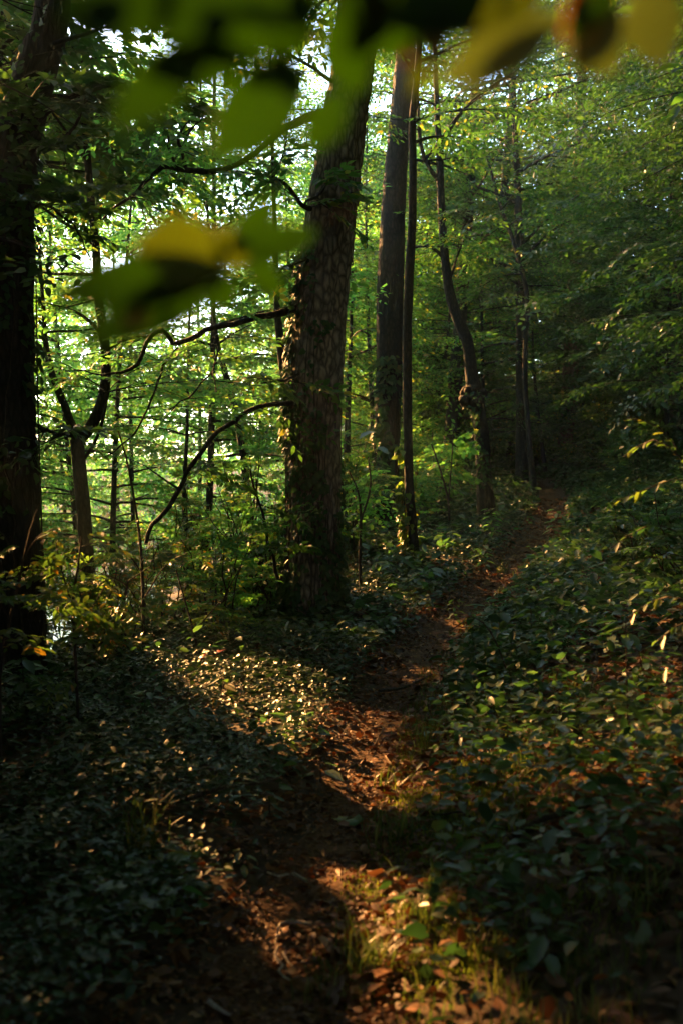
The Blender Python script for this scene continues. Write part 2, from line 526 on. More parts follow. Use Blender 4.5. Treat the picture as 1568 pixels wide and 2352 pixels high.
def px_trunk(pxw, d, top=None, dd=None, sink=.35):
    """trunk centre line from sketch pixels (x, y, width) at distance d; continues to the height top"""
    rows = []
    for k, (x, y, w) in enumerate(pxw):
        di = d if dd is None else d + dd * k / (len(pxw) - 1)
        p = at(x, y, di)
        rows.append((*p, w / FPX * di / 2))
    rows = np.array(rows)
    z0 = gz(rows[0, 0], rows[0, 1])
    # root below the ground
    dirv = rows[0, :3] - rows[1, :3]
    if rows[0, 2] > z0 - sink and abs(dirv[2]) > 1e-3:
        q = rows[0].copy()
        dz = rows[0, 2] - (z0 - sink)
        q[:3] = rows[0, :3] + unit(dirv) * np.array((.5, .5, 1)) * dz / max(.3, abs(unit(dirv)[2]))
        q[2] = z0 - sink
        rows = np.vstack([q, rows])
    if top is not None and rows[-1, 2] < top:
        dv = unit(rows[-1, :3] - rows[-2, :3]) * np.array((.5, .5, 1))
        n = 4
        z1 = rows[-1, 2]
        for k in range(1, n + 1):
            f = k / n
            q = rows[-1].copy() if k == 1 else rows[-1].copy()
            q = np.array((*(rows[-1, :3] + unit(dv) * (top - z1) / n), max(.02, rows[-1, 3] * (.8 if k < n else .4))))
            rows = np.vstack([rows, q])
    return rows


def px_line(pxw, d0, d1=None):
    d1 = d0 if d1 is None else d1
    n = len(pxw)
    rows = []
    for k, (x, y, w) in enumerate(pxw):
        di = d0 + (d1 - d0) * k / (n - 1)
        rows.append((*at(x, y, di), w / FPX * di / 2))
    return spline(np.array(rows), .08)


# ------------------------------------------------------------------ setting
def grid_axis(segs):
    out = []
    for a, b_, st in segs: out.append(np.arange(a, b_, st))
    out.append([segs[-1][1]])
    return np.concatenate(out)


gx = grid_axis([(-160, -30, 5), (-30, -8, .8), (-8, 9, .14), (9, 30, .8), (30, 160, 5)])
gy = grid_axis([(-40, -4, 2), (-4, 1.5, .4), (1.5, 14, .12), (14, 30, .25), (30, 60, 1), (60, 200, 5)])
X, Y = np.meshgrid(gx, gy)
Z = ground(X, Y)
V = np.stack([X, Y, Z], -1).reshape(-1, 3)
nx, ny = len(gx), len(gy)
i = (np.arange(ny - 1)[:, None] * nx + np.arange(nx - 1)[None]).ravel()
Q = np.stack([i, i + 1, i + nx + 1, i + nx], -1)
tag(mesh_np('terrain', V, Q.ravel(), np.arange(len(Q)) * 4, None, M_SOIL, smooth=True), kind='structure')

dd = np.arange(1.2, 30, .1)
ww = (.20 + .10 * (fbm(dd * 1.3, dd * 0 + 3) - .5) * 2)
across = np.linspace(-1, 1, 13)
wob = (fbm(dd * 2.1, dd * 0 + 50) - .5) * .16
X = pathx(dd)[:, None] + wob[:, None] + across[None] * (ww + .04 * (vnoise(dd * 5, dd * 0) - .5))[:, None]
Y = np.repeat(dd[:, None], 13, 1)
Z = ground(X, Y) + .016 - .014 * np.abs(across[None]) ** 6 + (fbm(X * 9, Y * 9) - .5) * .018
V = np.stack([X, Y, Z], -1).reshape(-1, 3)
i = (np.arange(len(dd) - 1)[:, None] * 13 + np.arange(12)[None]).ravel()
Q = np.stack([i, i + 1, i + 14, i + 13], -1)
tag(mesh_np('path', V, Q.ravel(), np.arange(len(Q)) * 4, None, M_PATH, smooth=True), kind='structure')

wx = np.array([(-160, -40, -4.3), (60, -40, -4.3), (60, 160, -4.3), (-160, 160, -4.3)], float)
tag(mesh_np('lake_water', wx, [0, 1, 2, 3], [0], None, M_WATER), kind='structure')

# ------------------------------------------------------------------ far shore wood (one mass)
n = 80000
a = rng.uniform(math.radians(-75), math.radians(30), n)
r_ = 64 + 28 * rng.random(n)
hh = 3.5 + 25 * rng.random(n) ** .95 * (.55 + .6 * vnoise(a * 14, a * 0))
P = np.stack([np.sin(a) * r_, np.cos(a) * r_, hh - 8], -1)
a2 = rng.uniform(0, 2 * np.pi, n)
o = leaves('far_shore_foliage', P, np.stack([np.cos(a2), np.sin(a2), rng.normal(-.3, .4, n)], -1), rng.normal(0, .6, (n, 3)) + (0, 0, .6), rng.uniform(.35, .75, n), T_LOBE, M_FAR)
tag(o, 'pale sunlit wood on the far shore beyond the water', kind='stuff')

# ------------------------------------------------------------------ the trees one can tell apart
def base_of(rows): return (rows[0][0], rows[0][1], gz(rows[0][0], rows[0][1]))


def upper_crown(tub, c, anchors, h0, h1, R, nb, spray=1.3):
    limbs(tub, c, h0, h1, R, nb, anchors, spray=spray, up=.5)


# 1. the big ivy-clad tree beside the path
rows = px_trunk([(718, 1440, 122), (719, 1300, 120), (720, 1150, 116), (723, 950, 112), (731, 780, 112), (740, 650, 112), (757, 520, 112), (776, 390, 106), (796, 250, 100), (815, 120, 94)], 10, top=15, dd=0)
main = thing('ivy_clad_tree', 'thick furrowed leaning trunk with ivy, biggest tree beside the earth path', 'tree', base_of(rows))
tub = Tubes()
c_main, _ = make_trunk(main, rows, M_BARK, sides=140, step=.03, amp=.15, cells=26, zs=9, flare=.38, tub=tub)
anc = []
c_lo = spline(rows, .3)
limbs(tub, c_lo, 7.5, 15, 4.2, 16, anc, spray=1.3, up=.4)
limbs(tub, c_lo, 5.2, 7, 1.9, 4, anc, az=(2.3, 4.2), spray=.7, up=.3)
tub.build('trunk', M_BARK, main)
crown(main, anc, .2, T_OVAL, M_LEAF)

# boughs of that tree reaching over the lake slope
def bough(parent, lines, d0, d1, mat, extra=True, key=.11, tmpl=T_OVAL, lmat=None, spray=.6, n=8, name='bough', leafy=True, each=False):
    tub = Tubes(); anc = []; singles = []
    for ln in lines:
        if each: tub = Tubes(); singles.append(tub)
        c = px_line(ln, d0, d1)
        wig = np.cumsum(rng.normal(0, .011, (len(c), 3)), axis=0)
        wig -= np.linspace(0, 1, len(c))[:, None] * wig[-1]
        c[:, :3] += wig
        tub.add(c[:, :3], np.maximum(c[:, 3], .004), 8, bark_disp(.25, 6, 14))
        if leafy:
            for k in range(n):
                f = rng.uniform(.15, 1); i = min(int(f * (len(c) - 1)), len(c) - 2)
                an = rng.uniform(0, 2 * np.pi)
                dv = np.array((math.cos(an), math.sin(an), rng.uniform(-.5, .3)))
                anc.append((c[i, :3] + dv * .12, dv, spray * rng.uniform(.6, 1.1)))
                tub.add(np.array([c[i, :3], c[i, :3] + dv * .12, c[i, :3] + unit(dv) * spray * .8]), [.007, .005, .002], 3)
    if each:
        for tb in singles: o = tb.build(name, mat, parent)
    else: o = tub.build(name, mat, parent)
    if leafy: crown(parent, anc, key, tmpl, lmat or M_LEAF, name='foliage')
    return o


bough(main, [[(740, 262, 24), (690, 270, 18), (645, 290, 15), (600, 325, 13), (540, 368, 12), (490, 386, 12), (430, 381, 12), (370, 380, 11), (325, 412, 9), (285, 455, 7), (235, 505, 4)],
             [(425, 381, 8), (418, 345, 7), (408, 310, 6), (425, 270, 4), (430, 210, 3)], [(402, 378, 6), (385, 330, 5), (372, 285, 4), (360, 250, 3)], [(418, 345, 5), (445, 300, 4), (480, 250, 2.5)]], 9.9, 9.2, M_BARK2, key=.09, lmat=M_MAPLE, n=5)
bough(main, [[(705, 700, 22), (640, 726, 17), (600, 733, 14), (545, 752, 13), (480, 770, 12), (425, 793, 12), (400, 797, 12), (385, 775, 10), (362, 770, 10), (335, 800, 10), (312, 836, 9), (275, 850, 7), (235, 858, 5), (190, 850, 3)],
             [(412, 795, 7), (385, 822, 6), (365, 870, 6), (348, 915, 5), (325, 965, 5), (290, 1010, 4), (240, 1050, 3)], [(495, 768, 5), (497, 830, 4), (450, 900, 4), (390, 940, 3)],
             [(495, 770, 4), (490, 840, 3.5), (497, 900, 3)]], 9.9, 9.3, M_BARK2, key=.09, lmat=M_MAPLE, n=4)
bough(main, [[(690, 925, 12), (640, 932, 11), (600, 942, 10), (560, 960, 10), (505, 998, 10), (455, 1050, 10), (410, 1110, 10), (385, 1160, 10), (350, 1205, 9), (335, 1250, 8)]], 9.8, 9.0, M_BARK2, key=.11, n=4)
bough(main, [[(725, 480, 14), (700, 478, 10), (672, 440, 9), (640, 415, 6), (600, 400, 4)], [(735, 575, 10), (690, 600, 8), (650, 610, 6), (600, 640, 4)], [(750, 420, 9), (700, 470, 5)],
             [(690, 860, 8), (650, 870, 6), (600, 880, 4)]], 9.9, 9.2, M_BARK2, key=.14, spray=.55, n=6, each=True)
bough(main, [[(640, 1330, 8), (600, 1200, 6), (575, 1080, 4)]], 9.5, 9.2, M_BARK2, key=.11, n=6, spray=.5)

# ivy on the big trunk
def ivy_on(c, label, n, hmin, hmax, side, spread, mat=M_IVY, rmul=1.1, size=.07, stemn=5, fall=1.0):
    P, D, N, S = [], [], [], []
    root = thing('climbing_ivy', label, 'ivy', (c[0, 0], c[0, 1], gz(c[0, 0], c[0, 1])))
    z0 = gz(c[0, 0], c[0, 1])
    for k in range(n):
        h = z0 + hmin + (hmax - hmin) * rng.random() ** fall
        an = rng.normal(side, spread)
        if vnoise(an * 2.2 + 9, h * 1.6 + side) < .42: continue
        i = int(np.clip(np.searchsorted(c[:, 2], h), 0, len(c) - 1))
        q = c[i]
        nrm = np.array((math.cos(an), math.sin(an), 0))
        P.append(q[:3] + nrm * (q[3] * rmul + rng.uniform(.0, .07)) + (0, 0, h - q[2]))
        d = np.array((-nrm[1], nrm[0], 0)) * rng.normal(0, .6) + nrm * .45 + np.array((0, 0, -.8 + rng.normal(0, .4)))
        D.append(d); N.append(nrm + rng.normal(0, .35, 3) + (0, 0, .5)); S.append(size * rng.uniform(.5, 1.15))
    P = np.array(P)
    k = keep_mask(P, .07)
    leaves('foliage', P[k], np.array(D)[k], np.array(N)[k], np.array(S)[k], T_HEART, mat, root)
    tub = Tubes()
    for s_ in range(stemn):
        an = rng.normal(side, spread * .7); pts = []
        for h in np.arange(0, hmax * rng.uniform(.6, .95), .15):
            an += rng.normal(0, .06)
            i = int(np.clip(np.searchsorted(c[:, 2], z0 + h), 0, len(c) - 1)); q = c[i]
            pts.append(q[:3] + np.array((math.cos(an), math.sin(an), 0)) * q[3] * rmul)
        if len(pts) > 3: tub.add(np.array(pts), np.linspace(.011, .004, len(pts)), 5)
    tub.build('stem', M_TWIG, root)
    return root


ivy_on(c_main, 'dark ivy climbing the left edge of the biggest trunk', 2600, 0, 3.6, math.pi * 1.1, .42, fall=1.3)
ivy_on(c_main, 'low ivy swathing the foot and right edge of the biggest trunk', 1500, 0, 1.7, -.9, .9, fall=1.5)
ivy_on(c_main, 'narrow dark ivy streak up the middle of the biggest trunk', 500, 1.2, 2.9, -1.3, .2, fall=.9, size=.055)

# 2. the black trunk at the edge of the picture
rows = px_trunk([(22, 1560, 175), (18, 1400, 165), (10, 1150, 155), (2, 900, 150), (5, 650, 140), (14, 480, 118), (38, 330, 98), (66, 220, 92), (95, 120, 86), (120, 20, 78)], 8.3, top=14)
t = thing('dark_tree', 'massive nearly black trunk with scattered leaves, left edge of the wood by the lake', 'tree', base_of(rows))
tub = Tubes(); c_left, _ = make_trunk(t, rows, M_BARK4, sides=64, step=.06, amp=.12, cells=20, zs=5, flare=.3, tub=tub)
anc = []; c_lo = spline(rows, .3)
limbs(tub, c_lo, 6, 14, 4.5, 22, anc, spray=1.2, up=.3)
limbs(tub, c_lo, 3.6, 6, 1.5, 8, anc, spray=.7, up=.2, az=(-1.4, .5))
tub.build('trunk', M_BARK4, t); crown(t, anc, .14, T_MAPLE, M_DARK)
ivy_on(c_left, 'sparse dark ivy on the black trunk at the edge of the wood', 1100, 1.5, 5.5, -.9, .6, size=.08)
bough(t, [[(75, 330, 14), (110, 345, 8), (150, 330, 7), (190, 250, 5), (215, 190, 4)], [(75, 480, 8), (110, 470, 6), (170, 510, 4), (210, 600, 3)], [(95, 985, 9), (130, 995, 8), (165, 1000, 8)]], 8.3, 7.6, M_BARK2, key=.14, lmat=M_DARK, spray=.6, n=7, each=True)

# 3. forked tree on the lake slope
rows = px_trunk([(207, 1380, 36), (200, 1270, 32), (193, 1170, 32), (184, 1080, 31), (178, 1010, 32)], 12)
t = thing('forked_tree', 'slim forked tree on the lake slope, splitting into two crooked stems', 'tree', base_of(rows))
tub = Tubes(); make_trunk(t, rows, M_BARK2, sides=20, step=.08, flare=.3, tub=tub)
anc = []
for ln, dz in (([(178, 1010, 30), (205, 985, 25), (228, 940, 24), (241, 890, 23), (244, 840, 22), (240, 770, 21), (226, 680, 20), (222, 580, 19), (212, 480, 18), (204, 390, 17), (196, 300, 15), (186, 230, 12), (172, 130, 9), (160, 20, 7)], 0),
               ([(178, 1010, 26), (160, 965, 19), (148, 930, 17), (122, 865, 15), (106, 790, 12), (100, 700, 9), (90, 560, 6)], .2), ([(188, 1060, 9), (210, 1030, 8), (232, 980, 7), (250, 900, 5)], -.2)):
    c = px_line(ln, 12, 12 + dz)
    tub.add(c[:, :3], np.maximum(c[:, 3], .006), 14, bark_disp(.12, 10, 7))
    limbs(tub, c, c[0, 2] + .8, c[-1, 2], 1.7, 10, anc, spray=.8, up=.3)
tub.build('trunk', M_BARK2, t); crown(t, anc, .11, T_OVAL, M_MAPLE)

# 4. the other photographed trunks:  (points, distance, top, name, label, bark, sides, crown h0, R, branches)
SPEC = [
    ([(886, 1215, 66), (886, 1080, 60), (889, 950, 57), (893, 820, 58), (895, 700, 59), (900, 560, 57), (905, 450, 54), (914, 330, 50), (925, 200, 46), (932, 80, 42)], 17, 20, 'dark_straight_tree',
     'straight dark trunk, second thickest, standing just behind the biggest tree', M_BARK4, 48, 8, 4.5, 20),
    ([(957, 1312, 24), (950, 1250, 21), (940, 1130, 21), (936, 1000, 21), (935, 880, 22), (935, 760, 22), (940, 620, 21), (946, 500, 18), (947, 380, 17), (946, 280, 16), (956, 180, 15), (962, 90, 13)], 13.5, 12, 'slender_tree',
     'slender pole-like tree with leafy foot, close right of the straight dark trunk', M_BARK2, 18, 5.5, 2.2, 12),
    ([(1117, 1212, 44), (1110, 1100, 36), (1104, 1000, 35), (1096, 940, 36), (1090, 905, 40), (1082, 860, 29), (1074, 790, 27), (1056, 745, 26), (1036, 690, 24), (1025, 630, 21), (1018, 560, 19), (1013, 480, 18), (1010, 400, 17), (1009, 330, 18)], 17.8, None, 'crooked_tree',
     'crooked bent tree with a knobbly burl halfway up, left of the path', M_BARK2, 22, 0, 0, 0),
    ([(1197, 1115, 30), (1197, 1000, 28), (1196, 860, 26), (1196, 720, 24), (1193, 600, 21), (1189, 500, 18), (1186, 400, 15), (1180, 250, 11)], 24, 16, 'thin_straight_tree',
     'thin straight tree at the path bend with a darker crossing stem beside it', M_BARK2, 18, 5.5, 3.8, 38),
    ([(1229, 1152, 16), (1218, 1060, 13), (1209, 950, 12), (1204, 860, 12), (1206, 780, 12), (1211, 700, 11), (1200, 630, 10), (1180, 560, 9), (1150, 480, 8), (1133, 420, 7), (1118, 360, 6)], 22.5, None, 'curving_sapling',
     'dark thin curving stem crossing in front of the thin straight tree', M_BARK2, 12, 4.5, 1.6, 8),
    ([(1296, 1052, 36), (1300, 990, 34), (1305, 920, 34), (1309, 840, 34), (1314, 760, 33), (1318, 650, 31), (1322, 520, 28), (1328, 380, 24)], 31, 20, 'grey_furrowed_tree',
     'grey furrowed leaning trunk at the far end of the path', M_BARK3, 30, 7.5, 5, 34),
    ([(1332, 1030, 26), (1330, 900, 25), (1332, 780, 24), (1334, 640, 22), (1336, 520, 18)], 33, 16, 'shaded_tree',
     'dark trunk tucked right behind the grey furrowed trunk', M_BARK2, 18, 8, 4, 14),
    ([(1274, 1040, 24), (1272, 940, 22), (1274, 840, 20), (1280, 700, 16), (1284, 560, 12)], 38, 16, 'distant_dark_tree',
     'dark distant trunk between the thin straight tree and grey furrowed trunk', M_BARK2, 14, 7, 4, 14),
    ([(1252, 1090, 10), (1240, 1000, 9), (1232, 930, 8), (1226, 860, 7), (1222, 780, 5)], 27, 7, 'leaning_sapling',
     'thin leaning sapling at the path bend under the grey furrowed trunk', M_BARK2, 10, 3, 1.6, 8),
    ([(662, 1010, 20), (655, 900, 19), (646, 800, 19), (638, 720, 16), (636, 640, 14), (632, 560, 11)], 13, 8, 'hidden_tree',
     'thin dark tree half hidden behind the left side of the biggest trunk', M_BARK2, 14, 4, 2, 10),
    ([(566, 1110, 17), (556, 1030, 16), (544, 960, 15), (530, 900, 15), (516, 850, 13), (500, 790, 11), (490, 700, 8)], 17, 9, 'slanting_tree',
     'small slanting grey trunk among bright leaves, far left of the biggest tree', M_BARK2, 12, 3.5, 2.2, 12),
    ([(437, 1420, 15), (436, 1330, 14), (428, 1250, 13), (424, 1130, 11), (430, 1000, 8)], 16, 5.5, 'shore_sapling',
     'short dark sapling against the glittering water', M_BARK2, 12, .5, 1.8, 10),
    ([(797, 1100, 15), (797, 1000, 14), (800, 900, 12), (805, 780, 9)], 21, 9, 'background_tree',
     'thin dark trunk seen in the gap right of the biggest trunk', M_BARK2, 12, 3.5, 2.4, 12),
    ([(1545, 900, 22), (1545, 700, 21), (1548, 520, 20), (1552, 360, 19), (1556, 200, 18)], 27, 18, 'hillside_tree',
     'reddish trunk in deep shade high on the hillside', M_BARK3, 20, 5.5, 3.5, 16),
    ([(1128, 1000, 9), (1126, 860, 8), (1122, 700, 6)], 30, 12, 'pale_background_tree',
     'hair-thin grey trunk beyond the crooked bent tree', M_BARK3, 10, 4, 2.5, 12),
]
BUILT = {}
for pts, d, top, name, label, mat, sides, h0, R, nb in SPEC:
    rows = px_trunk(pts, d, top=top)
    t = thing(name, label, 'tree', base_of(rows))
    tub = Tubes(); c, _ = make_trunk(t, rows, mat, sides=sides, step=.07 if sides > 40 else .12, amp=.10, cells=max(8, sides // 3), zs=5, flare=.45, tub=tub)
    BUILT[name] = (t, c)
    anc = []
    if name == 'crooked_tree':
        for ln in ([(1009, 335, 16), (985, 350, 12), (972, 370, 11)], [(1009, 335, 15), (1004, 290, 13), (1002, 230, 11), (998, 130, 9), (995, 20, 7)], [(1009, 330, 12), (1035, 290, 10), (1062, 255, 8), (1110, 210, 6), (1180, 165, 4)],
                   [(1012, 420, 12), (985, 385, 10), (965, 330, 9), (960, 250, 7), (955, 150, 6)], [(1024, 600, 9), (1000, 575, 8), (975, 565, 6), (930, 575, 4)], [(1030, 650, 6), (1060, 560, 4), (1100, 490, 3)]):
            cc = px_line(ln, d); tub.add(cc[:, :3], np.maximum(cc[:, 3], .006), 10, bark_disp(.12, 8, 6))
            limbs(tub, cc, cc[:, 2].min() + .2, cc[:, 2].max(), 1.5, 4, anc, spray=.8, up=.2)
        # the burl: a swollen lumpy ring
        bp = at(1086, 912, d); m = 9
        for k in range(16):
            v = unit(rng.normal(size=3)) * np.array((.20, .14, .17))
            q = bp + v; e = unit(v) * rng.uniform(.05, .1)
            s_ = np.array([0, .6, .9, 1, .8, .3]) * rng.uniform(.07, .12)
            tub.add(np.array([q - e * f for f in (1.2, .8, .3, -.3, -.8, -1.1)]), np.maximum(s_, .004), 10, bark_disp(.3, 5, 20, seed=k))
    elif h0:
        cs = spline(rows, .3)
        limbs(tub, cs, h0, cs[-1, 2], R, nb, anc, spray=1.1 if R > 3 else .8, up=.35)
        if name == 'thin_straight_tree':
            limbs(tub, cs, 2.8 + gz(cs[0, 0], cs[0, 1]), h0 + 1, R * .8, 6, anc, spray=.8, up=.1)
    tub.build('trunk', mat, t)
    if anc: crown(t, anc, .14 if R > 3 else .11, T_OVAL, M_LEAF)
ivy_on(BUILT['slender_tree'][1], 'sunlit orange-tinged creeper round the foot of the slender pole-like tree', 900, .1, 1.6, 2.6, .8, mat=M_YOUNG, size=.10, rmul=1.6, fall=1.2, stemn=3)
ivy_on(BUILT['dark_straight_tree'][1], 'dark ivy on the lower half of the straight dark trunk', 1200, .2, 3.0, -1.4, .9, size=.11, stemn=3)
ivy_on(BUILT['crooked_tree'][1], 'ivy on the crooked bent trunk below its burl', 500, .6, 2.3, -1.0, 1.0, size=.075, stemn=3)

# ------------------------------------------------------------------ background trees and thicket
def leafy_tree(name, label, x, y, H, R, z0, nb, key, tmpl, mat, group, spray=1.0, tr=.07, bark=M_BARK2, cull=True, up=.2, thin=1.0, dens=1.0, wood=True, clear=0):
    if not trunk_clear(x, y):
        rr = np.random.default_rng(int(abs(x * 100 + y * 10)))
        for q in range(60):
            a, b_ = rr.uniform(-1.3, 1.3, 2)
            if trunk_clear(x + a, y + b_) and not (y + b_ > 0 and abs(x + a) < .4 * (y + b_) and abs(x) > .4 * y): x, y = x + a, y + b_; break
    g = gz(x, y)
    t = thing(name, label, 'tree', (x, y, g), group)
    lean = rng.normal(0, .05, 2); ph = rng.uniform(0, 6, 2)
    k = np.linspace(0, 1, 7)
    rows = np.stack([x + lean[0] * H * k + .12 * np.sin(k * 4 + ph[0]) - .12 * math.sin(ph[0]), y + lean[1] * H * k + .12 * np.sin(k * 4 + ph[1]) - .12 * math.sin(ph[1]), g - .3 + (H + .3) * k, tr * (1 - .85 * k)], 1)
    tub = Tubes(); make_trunk(t, rows, bark, sides=10, step=.35, flare=.3, tub=tub)
    anc = []; c = spline(rows, .3)
    limbs(tub, c, g + z0, g + H * .98, R, nb, anc, spray=spray, up=up, dens=dens, wood=wood)
    tub.build('trunk', bark, t)
    crown(t, anc, key, tmpl, mat, cull=cull, thin=thin, clear=clear)
    return t


def trunk_clear(x, y, H=15):
    z = np.arange(gz(x, y), gz(x, y) + H, .1)
    P = np.stack([x + 0 * z, y + 0 * z, z], 1)
    return keep_mask(P, .12).mean() > .985 and keep_mask(P, .05, True).all()


SIGHT = [((a - 784) / FPX, d) for a, d in ((890, 17), (940, 13.5), (1105, 17.8), (1080, 17.8), (1197, 24), (1207, 22.5), (1303, 31), (1030, 17.8))]


def in_sight(x, y, w):
    return any(y < d and abs(x / y - q) * y < w for q, d in SIGHT) if y > 3 else False


def scatter(n, xf, yr, mind, seed, avoid=(), test=False, w=0):
    r = np.random.default_rng(seed); out = []
    for _ in range(4000):
        y = r.uniform(*yr); x = xf(y, r)
        if all((x - a) ** 2 + (y - b_) ** 2 > mind ** 2 for a, b_ in out) and all((x - a) ** 2 + (y - b_) ** 2 > q * q for a, b_, q in avoid) and (not test or trunk_clear(x, y)) and not (w and in_sight(x, y, w)):
            out.append((x, y))
        if len(out) >= n: break
    return out


# lake slope, in view between the black trunk and the biggest trunk: bright maples
for k, (x, y) in enumerate([(-4.5, 19.5), (-7.4, 24.5)] + scatter(11, lambda y, r: r.uniform(-.46, -.13) * y, (17, 33), 2.7, 3, test=True)):
    H = rng.uniform(10, 14) + .2 * (y - 15)
    leafy_tree('lakeside_maple', 'bright green maple on the lake slope among its like', x, y, H, rng.uniform(2.4, 3.4), rng.uniform(1.2, 2.6), 50, .11 if y < 24 else .14, T_LOBE, M_MAPLE, 'maples on the lake slope', spray=1.0, up=.12, dens=1.15)
# ahead along the path: brighter leaf colour left, darker right, standing for light
for k, (x, y) in enumerate(scatter(32, lambda y, r: pathx(y) + r.uniform(-9, 3.5) + .0 * y, (21, 52), 2.0, 4, test=True, w=2.2)):
    if abs(x - pathx(y)) < .9 and y < 30: x = pathx(y) - 1.4
    leafy_tree('understory_tree', 'leafy green tree in the wood ahead beyond the trunks', x, y, rng.uniform(7, 12) + max(0, y - 30) * .35, rng.uniform(2.4, 3.6), rng.uniform(.6, 1.6), 52, .14 if y < 30 else .16, T_DIA, (M_MAPLE if k % 3 else M_LEAF) if x < .11 * y else (M_LEAF if k % 3 == 0 else M_DARK), 'trees filling the wood ahead', spray=1.1, dens=1.3)
# hillside on the right: leaf colour darkened in place of shade
for k, (x, y) in enumerate(scatter(30, lambda y, r: pathx(y) + r.uniform(2.4, 11), (13, 42), 1.9, 6, w=1.5)):
    leafy_tree('hillside_young_tree', 'young tree on the hillside with leaf colour darkened for shade', x, y, rng.uniform(4, 9), rng.uniform(2.0, 3.2), rng.uniform(.3, 1.2), 44, .14, T_OVAL, M_DARK, 'young trees on the shaded hillside', spray=1.0, dens=1.2)
# tall trees over the wood: their crowns close the roof
for x, y, H, R in [(8.3, 13, 17, 6), (11.5, 22, 18, 7), (15.5, 36, 20, 7), (13, 14, 17, 6), (15, 29, 20, 7), (2.7, 25.5, 17, 3.8),  (4.3, 31, 19, 4.2), (9.5, 41, 23, 5.5), (15, 47, 24, 6), (12.5, 37, 22, 5)]:
    leafy_tree('tall_forest_tree', 'tall forest tree whose high leafy crown closes the roof of the wood', x, y, H, R, 5.5, 60, .2, T_OVAL, M_DARK, 'tall trees over the wood', spray=1.4, tr=.22, up=.25, dens=.8)
# trees added beside and behind the photographer to keep skylight off the ground
for x, y, H, R, z0 in [(-4.2, 1.2, 12, 4, 2.6), (3.2, 1.5, 12, 4.2, 3.2), (-1.2, -3.0, 14, 5, 2.5), (3.5, -3.5, 13, 5, 1.5), (-6, -2.5, 13, 5, 1.2), (7.5, 4, 13, 5, 1.5), (-.4, 4.6, 13, 4, 6.2), (7.2, 8.5, 13, 4.5, 2.5), (2.6, 7.5, 14, 4.2, 6.5), (-9.5, 1, 13, 4.5, 1.0), (-4.4, 11.9, 12, 2.6, 6.5)]:
    xx, yy = x, y
    if (x, y) == (-.4, 4.6): xx, yy = -2.9, 4.3
    if (x, y) == (2.6, 7.5): xx, yy = 4.9, 7.0
    leafy_tree('added_canopy_tree', 'broadleaf tree added out of view to darken the near path', xx, yy, H, R, z0, 70, .24, T_OVAL, M_LEAF, 'trees added to darken the near path', spray=1.3, tr=.14, up=.1, dens=1.5, clear=8.5)
# rank of trees added on the lake slope outside the picture to block sun
for k, (x, y) in enumerate(scatter(22, lambda y, r: -.45 * max(y, 0) - r.uniform(1.4, 4.5), (4, 26), 1.5, 18, test=True) + scatter(36, lambda y, r: -.45 * max(y, 0) - r.uniform(4.5, 13), (-4, 26), 1.9, 8, test=True)):
    leafy_tree('added_slope_tree', 'dense tree added out of view on the lake slope to shade the path', x, y, rng.uniform(8, 14), rng.uniform(2.4, 3.2), .2, 50, .2, T_OVAL, M_LEAF, 'trees added to shade the path', spray=1.2, dens=1.2, clear=15)
# thicket added out of view, right and behind, to shut out low skylight
for k, (x, y) in enumerate([(5, 2), (5.6, 5), (6.8, 7.2), (8, 1), (9, 4.5), (10, 8), (4.4, -1), (6.5, -3), (2.5, -4.5), (-.5, -5), (-3.5, -4), (-6, -5), (4, -7), (0, -8), (-8, -3), (10, -2), (12, 3), (8.5, 10.5), (11, 12), (-4.5, -8), (9, -7), (14, 8)]):
    leafy_tree('added_thicket_tree', 'low-branched leafy tree added out of view to block low skylight', x, y, rng.uniform(6, 9), rng.uniform(2.4, 3.2), .2, 44, .24, T_OVAL, M_DARK, 'thicket trees added against low skylight', spray=1.3, dens=1.1, clear=8.5)
# trees on the bank drooping into the upper view, leaf colour darkened as shade
for x, y, H, R, z0, nb in [(6.2, 10.0, 11, 4.2, 4.2, 60), (7.4, 14.5, 12, 4.3, 2.4, 80), (9.6, 19, 14, 5.8, 2.6, 90), (11.5, 23, 17, 6.5, 4, 64), (9.0, 28.5, 18, 5, 4, 60)]:
    leafy_tree('drooping_tree', 'tree on the bank with drooping layered sprays coloured dark as shade', x, y, H, R, z0, nb, .10 if y < 12 else (.11 if y < 20 else .16), T_OVAL, M_DARK, 'trees drooping over the bank', spray=1.1, dens=1.3, up=-.02)


# shrubs: many stems from the ground
def shrub(label, x, y, H, R, ns, key, tmpl, mat, group=None, spray=.5, name='shrub', cat='shrub', cull=True):
    g = gz(x, y); t = thing(name, label, cat, (x, y, g), group)
    tub = Tubes(); anc = []
    for s_ in range(ns):
        a = rng.uniform(0, 2 * np.pi); l = H * rng.uniform(.6, 1.05); o_ = R * rng.uniform(.2, 1)
        k = np.linspace(0, 1, 7)
        b0 = rng.normal(0, .08, 2)
        pts = np.stack([x + b0[0] + math.cos(a) * o_ * k ** 1.3, y + b0[1] + math.sin(a) * o_ * k ** 1.3, g - .05 + l * k], 1)
        pts[1:-1] += rng.normal(0, .03, (5, 3))
        tub.add(pts, np.linspace(.004 + .006 * H, .003, 7), 5)
        for q in range(max(4, int(l * 5))):
            f = rng.uniform(.2, 1); i = min(int(f * 6), 5); p_ = pts[i] + (pts[i + 1] - pts[i]) * (f * 6 - i)
            an = rng.uniform(0, 2 * np.pi)
            anc.append((p_, np.array((math.cos(an), math.sin(an), rng.uniform(-.25, .35))), spray * rng.uniform(.6, 1.2)))
    tub.build('stem', M_TWIG, t)
    crown(t, anc, key, tmpl, mat, cull=cull, name='foliage')
    return t


